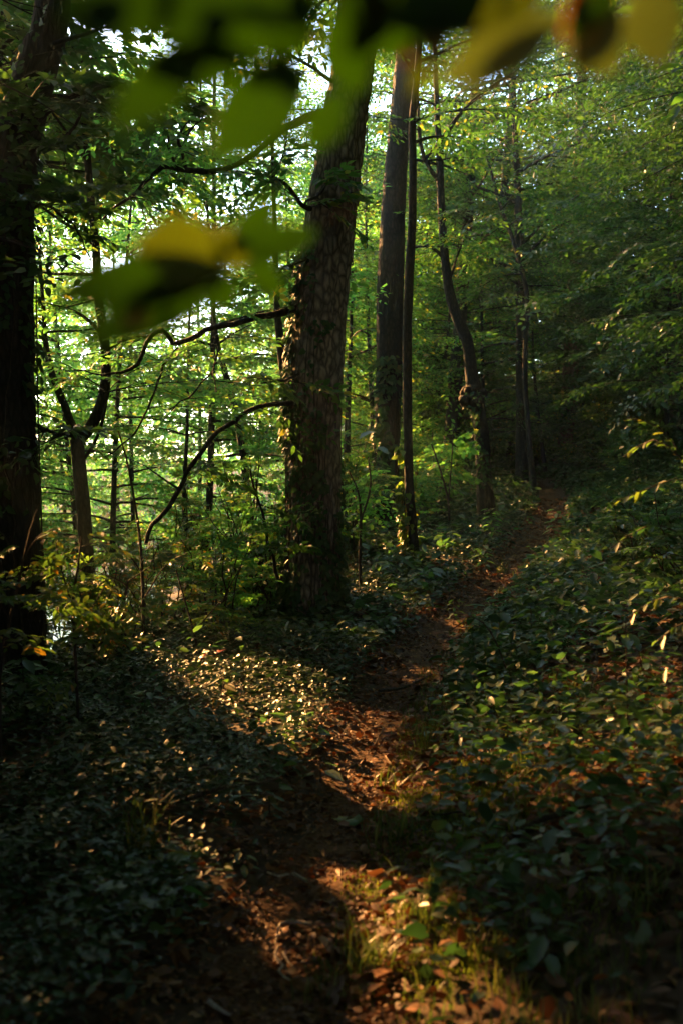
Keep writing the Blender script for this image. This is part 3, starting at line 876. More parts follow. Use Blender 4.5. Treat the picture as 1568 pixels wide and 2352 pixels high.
for k, (x, y) in enumerate(scatter(44, lambda y, r: pathx(y) + r.uniform(-8.5, -1.9), (9.5, 32), 1.05, 12, avoid=[(-.29, 10, .9), (1, 13.5, .5), (.84, 17, .6)], w=.5)):
    if x > -2.6 and y < 10.5 and x < -.2: continue
    if x / y < -.07 and y > 11 and k % 4: continue
    shrub('leafy undergrowth shrub on the slope left of the path', x, y, rng.uniform(1.0, 2.4), rng.uniform(.7, 1.2), 7, .09 if y < 16 else .11, T_OVAL, M_MAPLE if k % 2 else M_LEAF, 'undergrowth shrubs left of the path', spray=.55)
for x, y in [(-2.2, 9.3), (-1.7, 10.3), (-1.1, 9.3), (-2.7, 10.8), (-.9, 10.9), (-1.5, 11.6), (-2.0, 8.5), (-3.3, 11.8), (-2.4, 12.2), (-1.2, 12.8), (-3.0, 13.6), (-.8, 10.0), (-2.2, 14.2), (-1.9, 9.9)]:
    shrub('thin tangled waist-high shrub at the sunny bank edge between the two thickest trunks', x, y, rng.uniform(.8, 1.5) + max(0, y - 10.5) * .3, rng.uniform(.5, .8), 7, .075, T_OVAL, M_YOUNG if x < -1.6 else M_MAPLE, 'shrubs at the sunny bank edge', spray=.32)
for k, (x, y) in enumerate(scatter(13, lambda y, r: pathx(y) + r.uniform(1.9, 4.6), (7.5, 13.5), .9, 23)):
    shrub('low bushy shrub among the ivy on the bank', x, y, rng.uniform(.5, 1.0), rng.uniform(.4, .7), 7, .08, T_OVAL, [M_IVY, M_HERB, M_DARK][k % 3], 'low shrubs among the bank ivy', spray=.32)
for k, (x, y) in enumerate(scatter(26, lambda y, r: pathx(y) + r.uniform(1.6, 7.5), (13, 36), 1.3, 13)):
    shrub('dark leafy shrub on the shaded bank right of the path', x, y, rng.uniform(.8, 2.0), rng.uniform(.7, 1.2), 7, .11, T_OVAL, M_DARK if k % 3 else M_LEAF, 'shrubs on the shaded bank', spray=.6)

for k, (x, y) in enumerate(scatter(40, lambda y, r: pathx(y) + r.uniform(-4.5, 6), (29, 46), 1.0, 14, w=.8)):
    shrub('leafy shrub closing the view at the far end of the path', x, y, rng.uniform(1.8, 4.2), rng.uniform(.9, 1.5), 10, .14, T_OVAL, M_LEAF, 'shrubs at the far end of the path', spray=.8)

# ------------------------------------------------------------------ ground cover
def patch(n, xr, yr, seed, dens):
    r = np.random.default_rng(seed)
    y = yr[0] * (yr[1] / yr[0]) ** r.random(n)
    u = r.uniform(*xr, n)
    x = pathx(y) + u
    k = r.random(n) < dens(u, y, x)
    return x[k], y[k], u[k], r


def cover(name, label, n, xr, yr, seed, dens, hgt, size, tmpl, mat, tilt=.55, lean=(0, 0, 1), droop=.25, wob=0):
    x, y, u, r = patch(n, xr, yr, seed, dens)
    m = len(x); a = r.uniform(0, 2 * np.pi, m)
    h = hgt[0] + (hgt[1] - hgt[0]) * r.random(m) * (.35 + .9 * vnoise(x * 1.9 + 7, y * 1.9))
    P = np.stack([x, y, ground(x, y) + h], 1)
    D = np.stack([np.cos(a), np.sin(a), r.normal(-droop * .3, droop, m)], 1)
    N = r.normal(0, tilt, (m, 3)) + np.array(lean)
    S = size * np.clip(r.lognormal(-.12, .32, m), .4, 1.7) * np.clip((y / 6) ** .35, .85, 1.7)
    k = keep_mask(P, .0) | (h < .12)
    return tag(leaves(name, P[k], D[k], N[k], S[k], tmpl, mat, None, wob), label, None, None, 'stuff')


edge = lambda u: np.clip((np.abs(u) - .22 - .16 * rng.random(len(u))) * 6, 0, 1)
cover('evergreen_ground_cover', 'glossy small-leaved ground cover on the flat verge left of the path', 190000, (-5.5, -.15), (2.3, 22), 21,
      lambda u, y, x: edge(u) * np.clip((fbm(x * 1.7, y * 1.7) - .30) * 6, .08, 1) * np.clip(1.1 - (y < 3.6) * .55, 0, 1), (.02, .24), .046, T_OVAL, M_EVER, tilt=.5)
cover('ivy_ground_cover', 'ivy and seedlings carpeting the bank right of the path', 150000, (.2, 9), (2.6, 32), 22,
      lambda u, y, x: edge(u) * np.clip((fbm(x * .9 + 30, y * .9) - .36) * 7, .06, 1) * np.clip((y - 4.3) / 3.2, .05, 1), (.02, .24), .062, T_HEART, M_IVY, tilt=.5, lean=(-.25, -.1, 1))
cover('herb_cover', 'soft green herbs mixed through the bank right of the path', 40000, (.3, 8), (3.0, 24), 23,
      lambda u, y, x: edge(u) * np.clip((fbm(x * 1.1 + 70, y * 1.1 + 5) - .45) * 7, 0, 1), (.08, .36), .07, T_OVAL, M_HERB, tilt=.45)
cover('violet_cover', 'patches of broader heart-shaped leaves in the verge ground cover', 30000, (-5.5, -.2), (2.4, 18), 36,
      lambda u, y, x: edge(u) * np.clip((fbm(x * 1.4 + 55, y * 1.4 + 21) - .50) * 9, 0, 1) * np.clip((np.hypot(x + .6, y - 6.7) - .6) * 1.5, 0, 1), (.04, .22), .075, T_HEART, M_HERB, tilt=.45)
cover('far_ground_cover', 'low leafy cover on the ground around the far end of the path', 42000, (-9, 11), (18, 46), 29,
      lambda u, y, x: np.where(y < 26, edge(u), 1.0), (.02, .5), .085, T_OVAL, M_IVY, tilt=.5)
cover('seedling_cover', 'scattered taller seedlings standing above the ground cover on the verge', 5200, (-5, -.5), (3.0, 18), 27,
      lambda u, y, x: np.clip((fbm(x * 1.2 + 12, y * 1.2 + 44) - .46) * 9, 0, 1) * np.clip((np.hypot(x + .6, y - 6.7) - .6) * 1.5, .08, 1), (.14, .40), .10, T_OVAL, M_HERB, tilt=.3, droop=.45)
cover('bramble_cover', 'scattered broad-leaved seedlings and brambles on the bank', 7000, (.5, 8), (3.2, 22), 28,
      lambda u, y, x: np.clip((fbm(x * 1.2 + 90, y * 1.2 + 4) - .44) * 9, 0, 1), (.12, .5), .10, T_OVAL, M_IVY, tilt=.3, droop=.45)
cover('leaf_litter', 'fallen brown leaves littering the bank', 60000, (.1, 7), (2.2, 20), 24,
      lambda u, y, x: .25 + .75 * np.clip((.5 - fbm(x * .9 + 30, y * .9)) * 6, 0, 1), (.004, .035), .075, T_OVAL, M_DEAD, tilt=.45, wob=.05)
cover('path_litter', 'crumbs of brown leaf and bark on the earth path', 26000, (-.42, .42), (2.2, 22), 25,
      lambda u, y, x: .2 + .8 * (vnoise(x * 6, y * 6) > .4), (.014, .026), .032, T_DIA, M_DEAD, tilt=.5, wob=.06)
cover('path_leaves', 'whole brown leaves scattered on the earth path', 2600, (-.45, .5), (2.2, 20), 35,
      lambda u, y, x: .15 + .85 * np.clip((vnoise(x * 3, y * 3) - .35) * 3, 0, 1) * np.clip(np.abs(u) * 3, .25, 1), (.016, .045), .07, T_OVAL, M_DEAD, tilt=.55, wob=.06)
cover('verge_litter', 'fallen brown leaves under the ground cover on the verge', 9000, (-5, -.2), (2.2, 16), 26,
      lambda u, y, x: np.full(len(u), .8), (.004, .03), .06, T_OVAL, M_DEAD, tilt=.4, wob=.05)


def blades(P, n_per, L, r, mat, name, parent=None, spread=.05, bend=.7, w=.006):
    V = []; L_ = []; cnt = 0
    for p in P:
        for k in range(n_per):
            a = r.uniform(0, 2 * np.pi); l = L * r.uniform(.45, 1.15); o_ = r.normal(0, spread, 2)
            b = r.uniform(.2, 1) * bend
            t = np.linspace(0, 1, 5)
            cx = p[0] + o_[0] + math.cos(a) * l * b * t ** 2 * .9; cy = p[1] + o_[1] + math.sin(a) * l * b * t ** 2 * .9
            cz = p[2] - .01 + l * (t - .45 * b * t ** 2.2)
            sx, sy = -math.sin(a) * w, math.cos(a) * w
            wd = np.array([.8, 1, .8, .5, .06])
            V.append(np.stack([cx - sx * wd, cy - sy * wd, cz], 1)); V.append(np.stack([cx + sx * wd, cy + sy * wd, cz], 1))
            i = np.arange(4)
            L_.append(np.stack([cnt + i, cnt + i + 5, cnt + i + 6, cnt + i + 1], 1)); cnt += 10
    V = np.concatenate(V); L_ = np.concatenate(L_)
    return mesh_np(name, V, L_.ravel(), np.arange(len(L_)) * 4, None, mat, parent)


# grass along the right edge of the path (uncountable)
x, y, u, r = patch(2600, (.12, 2.2), (2.5, 16), 31, lambda u, y, x: np.clip(1.1 - np.abs(u - .45) * .9, .06, 1) * (fbm(x * 1.6 + 3, y * 1.6) > .47))
P = np.stack([x, y, ground(x, y)], 1)
tag(blades(P, 7, .13, r, M_GRASS, 'grass', spread=.03, w=.0022), 'short grass along the right edge of the earth path', kind='stuff')
# moss cushions: very short fine blades
x, y, u, r = patch(16000, (.12, 1.7), (2.3, 6.5), 32, lambda u, y, x: np.clip((fbm(x * 2.2 + 11, y * 2.2) - .40) * 6, 0, 1) * np.clip(1.5 - u, .1, 1))
P = np.stack([x, y, ground(x, y)], 1)
tag(blades(P, 5, .032, r, M_MOSS, 'moss', spread=.022, w=.0028), 'low moss on the bank at the right edge of the path', kind='stuff')

r = np.random.default_rng(77)
TUFT = [((330, 1960), .34, 60, 'arching yellow-green grass tuft on the verge left of the path'), ((840, 2230), .20, 70, 'dense dark grass tuft on the right edge of the near path'),
        ((980, 1720), .22, 40, 'grass tuft at the path edge below the ivy bank'), ((1010, 1690), .2, 26, 'upright pale grass blades beside a broad pale leaf'),
        ((1180, 1780), .24, 50, 'dark grass tuft in the middle of the right bank'), ((920, 1930), .2, 46, 'small grass tuft beside the orange-lit earth'),
        ((1090, 1790), .2, 40, 'arching grass tuft low on the right bank'), ((1320, 1320), .4, 40, 'tall grass tuft at the foot of the bank by the far path'),
        ((1150, 1320), .3, 40, 'grass tuft overhanging the path on its far right edge'), ((1010, 2040), .16, 36, 'sunlit golden grass tuft beside the near path'),
        ((960, 2130), .2, 40, 'golden grass blades in the brightest sun patch'), ((1330, 1600), .25, 30, 'thin grass blades rising among ivy on the bank'),
        ((890, 1820), .16, 40, 'low grass tuft where the path narrows'), ((1120, 2200), .18, 36, 'shaded grass tuft at the bottom of the bank'), ((1480, 2080), .22, 40, 'dark grass tuft in the deep shade of the bank')]
for (px, py), L, n, lab in TUFT:
    p = ground_at(px, py)
    o = blades([p], n, L, r, M_GRASS, 'grass_tuft', spread=.045, bend=.9, w=.0032)
    tag(o, lab, 'grass tuft')


# herb plants: stems with larger leaves
def plant(px, py, H, n, leaf, mat, label, name='broadleaf_plant', tmpl=T_OVAL, whorl=False, cat='plant', lean=(0, 0)):
    p = ground_at(px, py)
    t = thing(name, label, cat, p)
    tub = Tubes(); P, D, N, S = [], [], [], []
    stems = max(1, n // 9)
    for s_ in range(stems):
        a0 = rng.uniform(0, 2 * np.pi); o_ = (rng.normal(0, .03, 2) if stems > 1 else np.zeros(2))
        k = np.linspace(0, 1, 6)
        sway = rng.normal(0, .12, 2) + np.array(lean)
        hh = H * (rng.uniform(.6, 1.05) if stems > 1 else 1)
        c = np.stack([p[0] + o_[0] + sway[0] * hh * k ** 1.5, p[1] + o_[1] + sway[1] * hh * k ** 1.5, p[2] - .02 + hh * k], 1)
        tub.add(c, np.linspace(.005, .002, 6), 5)
        m = n // stems
        for q in range(m):
            f = (.3 + .7 * q / max(1, m - 1)) if not whorl else rng.uniform(.88, 1)
            i = min(int(f * 5), 4); b = c[i] + (c[i + 1] - c[i]) * (f * 5 - i)
            a = a0 + q * 2.4 + rng.normal(0, .2)
            d = np.array((math.cos(a), math.sin(a), rng.uniform(-.25, .15)))
            pet = .25 * leaf
            tub.add(np.array([b, b + d * pet * .5 + (0, 0, .01), b + d * pet]), [.002, .0016, .0014], 3)
            P.append(b + d * pet); D.append(d - (0, 0, .25)); N.append((rng.normal(0, .2), rng.normal(0, .2), 1)); S.append(leaf * rng.uniform(.7, 1.15))
    tub.build('stem', M_TWIG, t)
    leaves('foliage', np.array(P), np.array(D), np.array(N), np.array(S), tmpl, mat, t)
    return t


HERBS = [
    (430, 1720, .28, 14, .11, M_HERB, 'low broadleaf plant in the shade below the sunlit verge'),
    (330, 1690, .30, 12, .12, M_HERB, 'broadleaf plant with long dull green leaves on the verge'),
    (230, 1700, .26, 12, .12, M_HERB, 'broad-leaved plant beside the thin grey sapling stem'),
    (300, 1800, .22, 14, .11, M_HERB, 'spreading plant in the dark cover behind the arching grass tuft'),
    (150, 1790, .22, 12, .12, M_HERB, 'dim broadleaf plant at the dark edge of the verge'),
    (60, 1650, .45, 16, .14, M_HERB, 'leafy plant at the foot of the black trunk'),
    (500, 1640, .26, 8, .13, M_YOUNG, 'yellow-lit plant with long leaves in the sunny ground cover'),
    (735, 1800, .12, 4, .13, M_HERB, 'single broad grey-green leaf plant at the left edge of the path'),
    (975, 1700, .16, 5, .12, M_HERB, 'pale broad leaves at the right edge of the path'),
    (1390, 1900, .12, 4, .12, M_HERB, 'large dark toothed leaf lying low on the bank'),
    (1100, 1560, .26, 14, .09, M_IVY, 'leafy clump at the top of the path bend on the bank'),
    (1220, 1480, .34, 12, .11, M_IVY, 'bank plant with drooping leaves beside the orange-lit litter'),
    (1270, 1240, .5, 16, .18, M_HERB, 'pale green broad-leaved plant at the far end of the path'),
    (1300, 1120, .6, 16, .25, M_HERB, 'large-leaved plant under the grey furrowed trunk'),
    (1130, 1240, .5, 16, .16, M_MAPLE, 'light green seedling at the foot of the crooked bent tree'),
    (1110, 1320, .4, 16, .14, M_HERB, 'seedling leaning over the left edge of the far path'),
    (1480, 1600, .35, 16, .10, M_IVY, 'brown-edged plant high on the bank'),
    (1040, 1440, .3, 12, .1, M_IVY, 'leafy sprig hanging over the path middle section'),
    (1290, 1690, .25, 14, .08, M_HERB, 'round-leaved plant in the middle of the ivy bank'),
    (1180, 1620, .25, 16, .08, M_HERB, 'bright round-leaved clump close to the path'),
    (1080, 1650, .2, 14, .08, M_HERB, 'small round-leaved clump touching the path edge'),
    (1440, 2000, .18, 10, .1, M_HERB, 'dim plant in the deep shade at the bottom of the bank'),
    (1250, 2230, .16, 10, .12, M_HERB, 'grey-green blurred leaves at the bottom of the bank'),
    (1010, 1870, .14, 12, .06, M_HERB, 'small leafy sprig low on the bank above the sun patch'),
    (1500, 1750, .3, 12, .11, M_IVY, 'shaded plant on the bank near its upper edge'),
    (620, 1880, .12, 10, .07, M_EVER, 'evergreen sprig creeping onto the left side of the path'),
    (560, 2000, .10, 8, .07, M_HERB, 'small grey-green leaves on the dark left path edge'),
    (240, 2250, .14, 8, .09, M_HERB, 'faint leaves in the blackest lower corner of the verge'),
]
for px, py, H, n, lf, mat, lab in HERBS: plant(px, py, H, n, lf, mat, lab)
# the plant with a whorl of large pale leaves that the sun catches
plant(1440, 1700, .62, 9, .125, M_HERB, 'tall sapling with a whorl of large sunlit leaves on the bank', name='large_leaved_sapling', whorl=True, cat='sapling', lean=(-.14, .0))
plant(810, 1350, 1.9, 16, .24, M_HERB, 'young sapling with big pale leaves right of the biggest trunk', name='big_leaved_sapling', cat='sapling', tmpl=T_OVAL)


# flower spikes: little stacked leaflets along a curved stalk
def spike(px, py, H, lean, label):
    p = ground_at(px, py); t = thing('seed_spike', label, 'plant', p, 'seed spikes on the bank')
    k = np.linspace(0, 1, 9)
    c = np.stack([p[0] + lean * H * k ** 2, p[1] + 0 * k, p[2] + H * (k - .18 * k ** 3)], 1)
    tub = Tubes(); tub.add(c, np.linspace(.003, .0015, 9), 5); tub.build('stalk', M_TWIG, t)
    P, D, N, S = [], [], [], []
    for q in range(60):
        f = .22 + .78 * q / 60; i = min(int(f * 8), 7); b = c[i] + (c[i + 1] - c[i]) * (f * 8 - i)
        a = q * 2.4; d = np.array((math.cos(a), math.sin(a), .3))
        P.append(b); D.append(d); N.append((0, 0, 1)); S.append(.026 * (1.15 - .6 * f))
    leaves('seed_head', np.array(P), np.array(D), np.array(N), np.array(S), T_DIA, M_YLEAF if lean > 0 else M_DEAD, t)


for px, py, H, ln, lab in [(1230, 1500, .42, .12, 'pale stacked seed spike, tallest, by the orange-lit litter'), (1270, 1510, .36, -.1, 'brown seed spike leaning over the ivy'), (1300, 1520, .34, .14, 'golden seed spike among three on the bank'),
                           (1350, 1660, .32, .1, 'golden seed spike low in front of the large-leaved sapling'), (1375, 1640, .34, -.08, 'brown seed spike behind the low golden one'), (1365, 1500, .3, -.12, 'brown curling seed spike left of the large-leaved sapling'),
                           (1530, 1800, .34, .16, 'grey stacked seed spike in deep shade on the upper bank')]:
    spike(px, py, H, ln, lab)


# saplings: thin stems with drawn lines and flat leafy sprays
def sapling(lines, d0, d1, key, tmpl, mat, n, label, spray=.5, name='sapling', group=None, sag=-.1, spread=None, wand=0):
    c0 = px_line(lines[0], d0, d1)
    b = c0[0]
    g = gz(b[0], b[1])
    t = thing(name, label, 'sapling', (b[0], b[1], g), group)
    tub = Tubes(); anc = []; WP, WD, WN, WS = [], [], [], []
    for j, ln in enumerate(lines):
        c = px_line(ln, d0, d1)
        if j == 0 and c[0, 2] > g - .05:
            c = np.vstack([np.array((*b[:2], g - .1, b[3])), c])
        tub.add(c[:, :3], np.maximum(c[:, 3], .0025), 6, bark_disp(.1, 5, 10))
        if wand:
            cc = spline(c[::6, :3] if len(c) > 12 else c[:, :3], .045)
            i0 = int(len(cc) * (.35 if j == 0 else .1))
            for q in range(i0, len(cc) - 1):
                tv = unit(cc[q + 1] - cc[q]); sdv = unit(np.cross(tv, (0, 0, 1.))) * (1 if q % 2 else -1)
                WP.append(cc[q]); WD.append(tv * .6 + sdv * .7 + (0, 0, rng.uniform(-.5, -.05))); WN.append(rng.normal(0, .25, 3) + (-.2, 0, 1)); WS.append(wand * rng.uniform(.65, 1.2))
            continue
        m = n if j else n // 2
        for k in range(m):
            f = rng.uniform(.3, 1); i = min(int(f * (len(c) - 1)), len(c) - 2)
            dv0 = unit(c[i + 1, :3] - c[i, :3])
            an = math.atan2(dv0[1], dv0[0]) + rng.uniform(-1.2, 1.2) if spread is None else rng.uniform(*spread)
            dv = np.array((math.cos(an), math.sin(an), rng.uniform(-.25, .2) + sag))
            anc.append((c[i, :3], dv, spray * rng.uniform(.6, 1.15)))
    tub.build('stem', M_TWIG, t)
    if wand: leaves('foliage', np.array(WP), np.array(WD), np.array(WN), np.array(WS), tmpl, mat, t)
    else: crown(t, anc, key, tmpl, mat, name='foliage')
    return t


sapling([[(333, 1545, 9), (330, 1440, 8), (328, 1340, 7), (322, 1240, 6), (306, 1130, 5), (290, 1050, 4), (272, 990, 3)], [(330, 1320, 5), (290, 1270, 4), (230, 1245, 3), (150, 1270, 2)], [(328, 1380, 4), (380, 1300, 3), (430, 1270, 2)], [(330, 1400, 4), (285, 1340, 3), (215, 1310, 2)]], 8.7, 8.3, .075, T_OVAL, M_YOUNG, 5,
        'slim beech sapling with flat sunlit orange-edged sprays at the bank edge', spray=.55)
sapling([[(182, 1720, 8), (178, 1600, 7), (172, 1470, 7), (168, 1380, 6), (180, 1300, 5), (188, 1230, 3)], [(170, 1400, 5), (145, 1320, 4), (128, 1240, 3)], [(172, 1480, 4), (210, 1400, 3), (240, 1350, 2)]], 5.9, 5.9, .075, T_OVAL, M_YOUNG, 4,
        'thin grey sapling stem standing in the verge in front of the black trunk', spray=.42)
sapling([[(0, 1560, 8), (20, 1440, 7), (45, 1330, 6), (70, 1220, 4), (90, 1160, 3)], [(30, 1390, 4), (80, 1370, 3), (130, 1350, 2)], [(45, 1300, 4), (90, 1230, 3), (150, 1210, 2)], [(20, 1420, 4), (-30, 1330, 3), (-60, 1290, 2)], [(45, 1320, 3), (10, 1230, 3), (-40, 1200, 2)]], 5.3, 5.1, .075, T_OVAL, M_YOUNG, 4,
        'sapling with orange-lit twig tips crossing the black trunk', spray=.45)
sapling([[(460, 1560, 6), (450, 1470, 5), (425, 1380, 4), (405, 1310, 3)], [(450, 1450, 4), (490, 1400, 3), (520, 1370, 2)]], 8.2, 8.6, .075, T_OVAL, M_YOUNG, 5, 'small leaning sapling at the sunny bank edge', spray=.4)
sapling([[(828, 1362, 8), (826, 1280, 7), (828, 1190, 6), (822, 1130, 4), (800, 1080, 3)], [(827, 1200, 5), (850, 1120, 4), (845, 1050, 3)]], 11, 11.3, .11, T_OVAL, M_MAPLE, 6, 'sunlit forked sapling right of the foot of the biggest trunk', spray=.6)
sapling([[(1030, 1240, 6), (1028, 1150, 5), (1010, 1080, 4), (990, 1020, 3)], [(1028, 1160, 4), (1036, 1060, 3), (1040, 980, 2)]], 16.5, 17, .11, T_MAPLE, M_MAPLE, 6, 'forked bright-leaved sapling between slender pole tree and crooked bent tree', spray=.7)
# arching leafy wands over the bank on the right, tips caught by the sun
sapling([[(1640, 1240, 9), (1600, 1120, 7), (1560, 1050, 5), (1500, 1010, 4), (1430, 1050, 2)], [(1600, 1120, 4), (1550, 1100, 3), (1470, 1130, 2), (1420, 1150, 2)], [(1570, 1050, 3), (1510, 980, 3), (1440, 960, 2)]], 4.5, 4.5, .075, T_OVAL, M_YOUNG, 4, 'arching leafy wand with golden tips high over the bank', wand=.065)
sapling([[(1650, 1560, 8), (1610, 1430, 6), (1560, 1375, 5), (1500, 1380, 3), (1440, 1420, 2)], [(1600, 1420, 4), (1550, 1440, 3), (1500, 1480, 2)]], 4.2, 4.2, .075, T_OVAL, M_YOUNG, 4, 'arching wand with golden leaves low over the bank edge', wand=.065)
sapling([[(1620, 1420, 8), (1590, 1290, 6), (1550, 1220, 4), (1480, 1210, 3), (1400, 1260, 2)], [(1590, 1290, 4), (1530, 1270, 3), (1450, 1300, 2)]], 5.0, 5.0, .09, T_OVAL, M_HERB, 4, 'grey-green leafy wand drooping over the bank between two golden ones', wand=.075)
sapling([[(1120, 1800, 5), (1180, 1640, 4), (1140, 1480, 4), (1090, 1420, 3), (1030, 1450, 2)]], 6.6, 7.2, .08, T_OVAL, M_HERB, 5, 'thin arching sapling bending over the path from the bank', wand=.075)

# ------------------------------------------------------------------ things lying on the ground
def fallen(px, py, size, mat, label, tmpl=T_MAPLE, name='fallen_leaf', cat='leaf', h=.035, n=None):
    p = ground_at(px, py); a = rng.uniform(0, 2 * np.pi)
    o = leaves(name, np.zeros((1, 3)), np.array([(math.cos(a), math.sin(a), .12)]), np.array([n or (-.2, -.35, 1.0)]), [size], tmpl, mat, None, .04)
    so = o.modifiers.new('thickness', 'SOLIDIFY'); so.thickness = .0012
    o.location = p + np.array((0, 0, h))
    return tag(o, label, cat)


fallen(805, 1915, .13, M_HERB, 'broad green fallen leaf in the middle of the path', tmpl=T_HEART)
fallen(790, 1895, .09, M_YLEAF, 'yellow fallen leaf behind the broad green one on the path')
fallen(992, 1408, .10, M_RLEAF, 'small bright red fallen leaf at the left edge of the path')
fallen(505, 1555, .10, M_RLEAF, 'deep red leaf on the sunlit ground cover', h=.18)
fallen(475, 1560, .07, M_RLEAF, 'smaller dark red leaf beside the deep red one', h=.16)
fallen(1340, 1765, .08, M_YLEAF, 'small pale yellow leaf on the bank ivy', h=.1)
fallen(1085, 1470, .09, M_OLEAF, 'orange fallen leaf at the right edge of the path')
fallen(640, 2165, .07, M_DEAD, 'brown fallen leaf beside the pale twig on the path')
fallen(520, 2260, .08, M_DEAD, 'pale brown fallen leaf on the dark near path', tmpl=T_OVAL)
fallen(720, 2300, .08, M_DEAD, 'rust brown fallen leaf at the bottom of the path', tmpl=T_HEART)
fallen(1310, 1960, .07, M_DEAD, 'curled brown leaf standing in the shaded bank')
fallen(700, 1140, .10, M_OLEAF, 'single orange leaf stuck on the biggest trunk') if False else None
p = at(72, 1493, 5.6)
for k, (px, py) in enumerate([(60, 1500), (92, 1488)]):
    o = leaves('orange_leaf', np.zeros((1, 3)), np.array([(-.8 + 1.5 * k, 0, -.5)]), np.array([(.1, -1, .4)]), [.085], T_OVAL, M_OLEAF)
    o.location = at(78, 1485, 5.3)
    tag(o, ['paler orange leaf of a pair drooping in front of the black trunk', 'browner orange leaf of a pair drooping in front of the black trunk'][k], 'leaf')


def twig(pxs, rad, mat, label, h=.03, name='twig'):
    c = np.array([ground_at(*q) + np.array((0, 0, h + rng.uniform(0, .015))) for q in pxs])
    c = spline(c, .02)
    tub = Tubes(); tub.add(c, np.linspace(rad, rad * .5, len(c)), 7, bark_disp(.2, 5, 30))
    return tag(tub.build(name, mat), label, 'twig')


twig([(715, 2148), (680, 2146), (645, 2150), (638, 2175), (632, 2200)], .006, M_DRY, 'bleached hooked twig on the near path')
twig([(640, 2200), (632, 2225), (650, 2245), (640, 2265), (665, 2282), (690, 2270)], .005, M_DRY, 'bleached curling rootlet on the near path')
twig([(650, 2215), (665, 2240), (680, 2255)], .004, M_DRY, 'short bleached twig beside the curling rootlet')
twig([(705, 2050), (672, 2030), (640, 2040), (615, 2022)], .007, M_DRY, 'grey forked twig across the path')
twig([(480, 2330), (500, 2345), (530, 2360)], .008, M_DRY, 'pale stick lying at the very near end of the path')
twig([(960, 1880), (1010, 1895), (1060, 1890), (1100, 1910)], .006, M_TWIG, 'thin brown stick on the bank above the sun patch')
twig([(880, 1690), (862, 1720), (845, 1745)], .005, M_TWIG, 'small dark twig where the path narrows')
twig([(430, 1890), (520, 1860), (600, 1850), (640, 1835)], .012, M_TWIG, 'dead branch half sunk in the ground cover left of the path', h=.10, name='fallen_branch')
twig([(1180, 1960), (1250, 1920), (1330, 1900), (1400, 1860)], .014, M_TWIG, 'dead branch lying across the lower bank', h=.06, name='fallen_branch')
twig([(870, 1600), (930, 1590), (990, 1560)], .012, M_TWIG, 'dark dead branch lying across the middle of the path', h=.03, name='fallen_branch')
twig([(1080, 2190), (1120, 2140), (1180, 2110)], .007, M_TWIG, 'dark stick in the lower bank')

# ------------------------------------------------------------------ leafy twigs hanging close in front of the lens (out of focus)
T_NEAR = (np.array([(0, 0, 0), (.12, .10, .01), (.3, .19, .02), (.52, .22, .02), (.75, .15, 0), (.9, .06, -.03), (1, 0, -.06), (.9, -.06, -.03), (.75, -.15, 0), (.52, -.22, .02), (.3, -.19, .02), (.12, -.10, .01), (.3, 0, -.01), (.6, 0, -.02), (.85, 0, -.03)]),
          [(0, 12, 2, 1), (12, 13, 3, 2), (13, 14, 4, 3), (14, 6, 5, 4), (0, 11, 10, 12), (12, 10, 9, 13), (13, 9, 8, 14), (14, 8, 7, 6)])


def near_branch(label, lines, d, spec):
    cx0 = np.mean([q[0] for q in spec]); cy0 = np.mean([q[1] for q in spec])
    p = at(*lines[0][0][:2], d)
    t = thing('hanging_branch', label, 'branch', p)
    for ln in lines:
        tub = Tubes(); c = spline(np.array([(*at(x, y, d + (.375 * (y - cy0) + .558 * (x - cx0)) / .74 / FPX * d + .01), w / FPX * d / 2) for x, y, w in ln]), .01)
        tub.add(c[:, :3], c[:, 3], 7); tub.build('twig', M_TWIG, t)
    for (x0, y0, x1, y1, w, dz, mat, lab) in spec:
        # the fan of leaves faces the sun
        sl = lambda x_, y_: d + (.375 * (y_ - cy0) + .558 * (x_ - cx0)) / .74 / FPX * d
        a = at(x0, y0, sl(x0, y0) + rng.uniform(-.008, .008)); b = at(x1, y1, sl(x1, y1) + dz * .3)
        D = b - a; L = np.linalg.norm(D)
        view = unit((a + b) / 2 - EYE)
        N = -view + np.array((0, -.1, .3)) + rng.normal(0, .12, 3)
        tv, tf = T_NEAR
        tv = tv.copy(); tv[:, 1] *= 1.35 * w / .44
        o = leaves('leaf', a[None], D[None], N[None], [L], (tv, tf), mat, t)
        o.data.polygons.foreach_set('use_smooth', np.ones(len(o.data.polygons), bool))
        so = o.modifiers.new('rounded', 'SUBSURF'); so.levels = 1; so.render_levels = 2
        so = o.modifiers.new('thickness', 'SOLIDIFY'); so.thickness = .0005
        if lab: o['label'] = lab


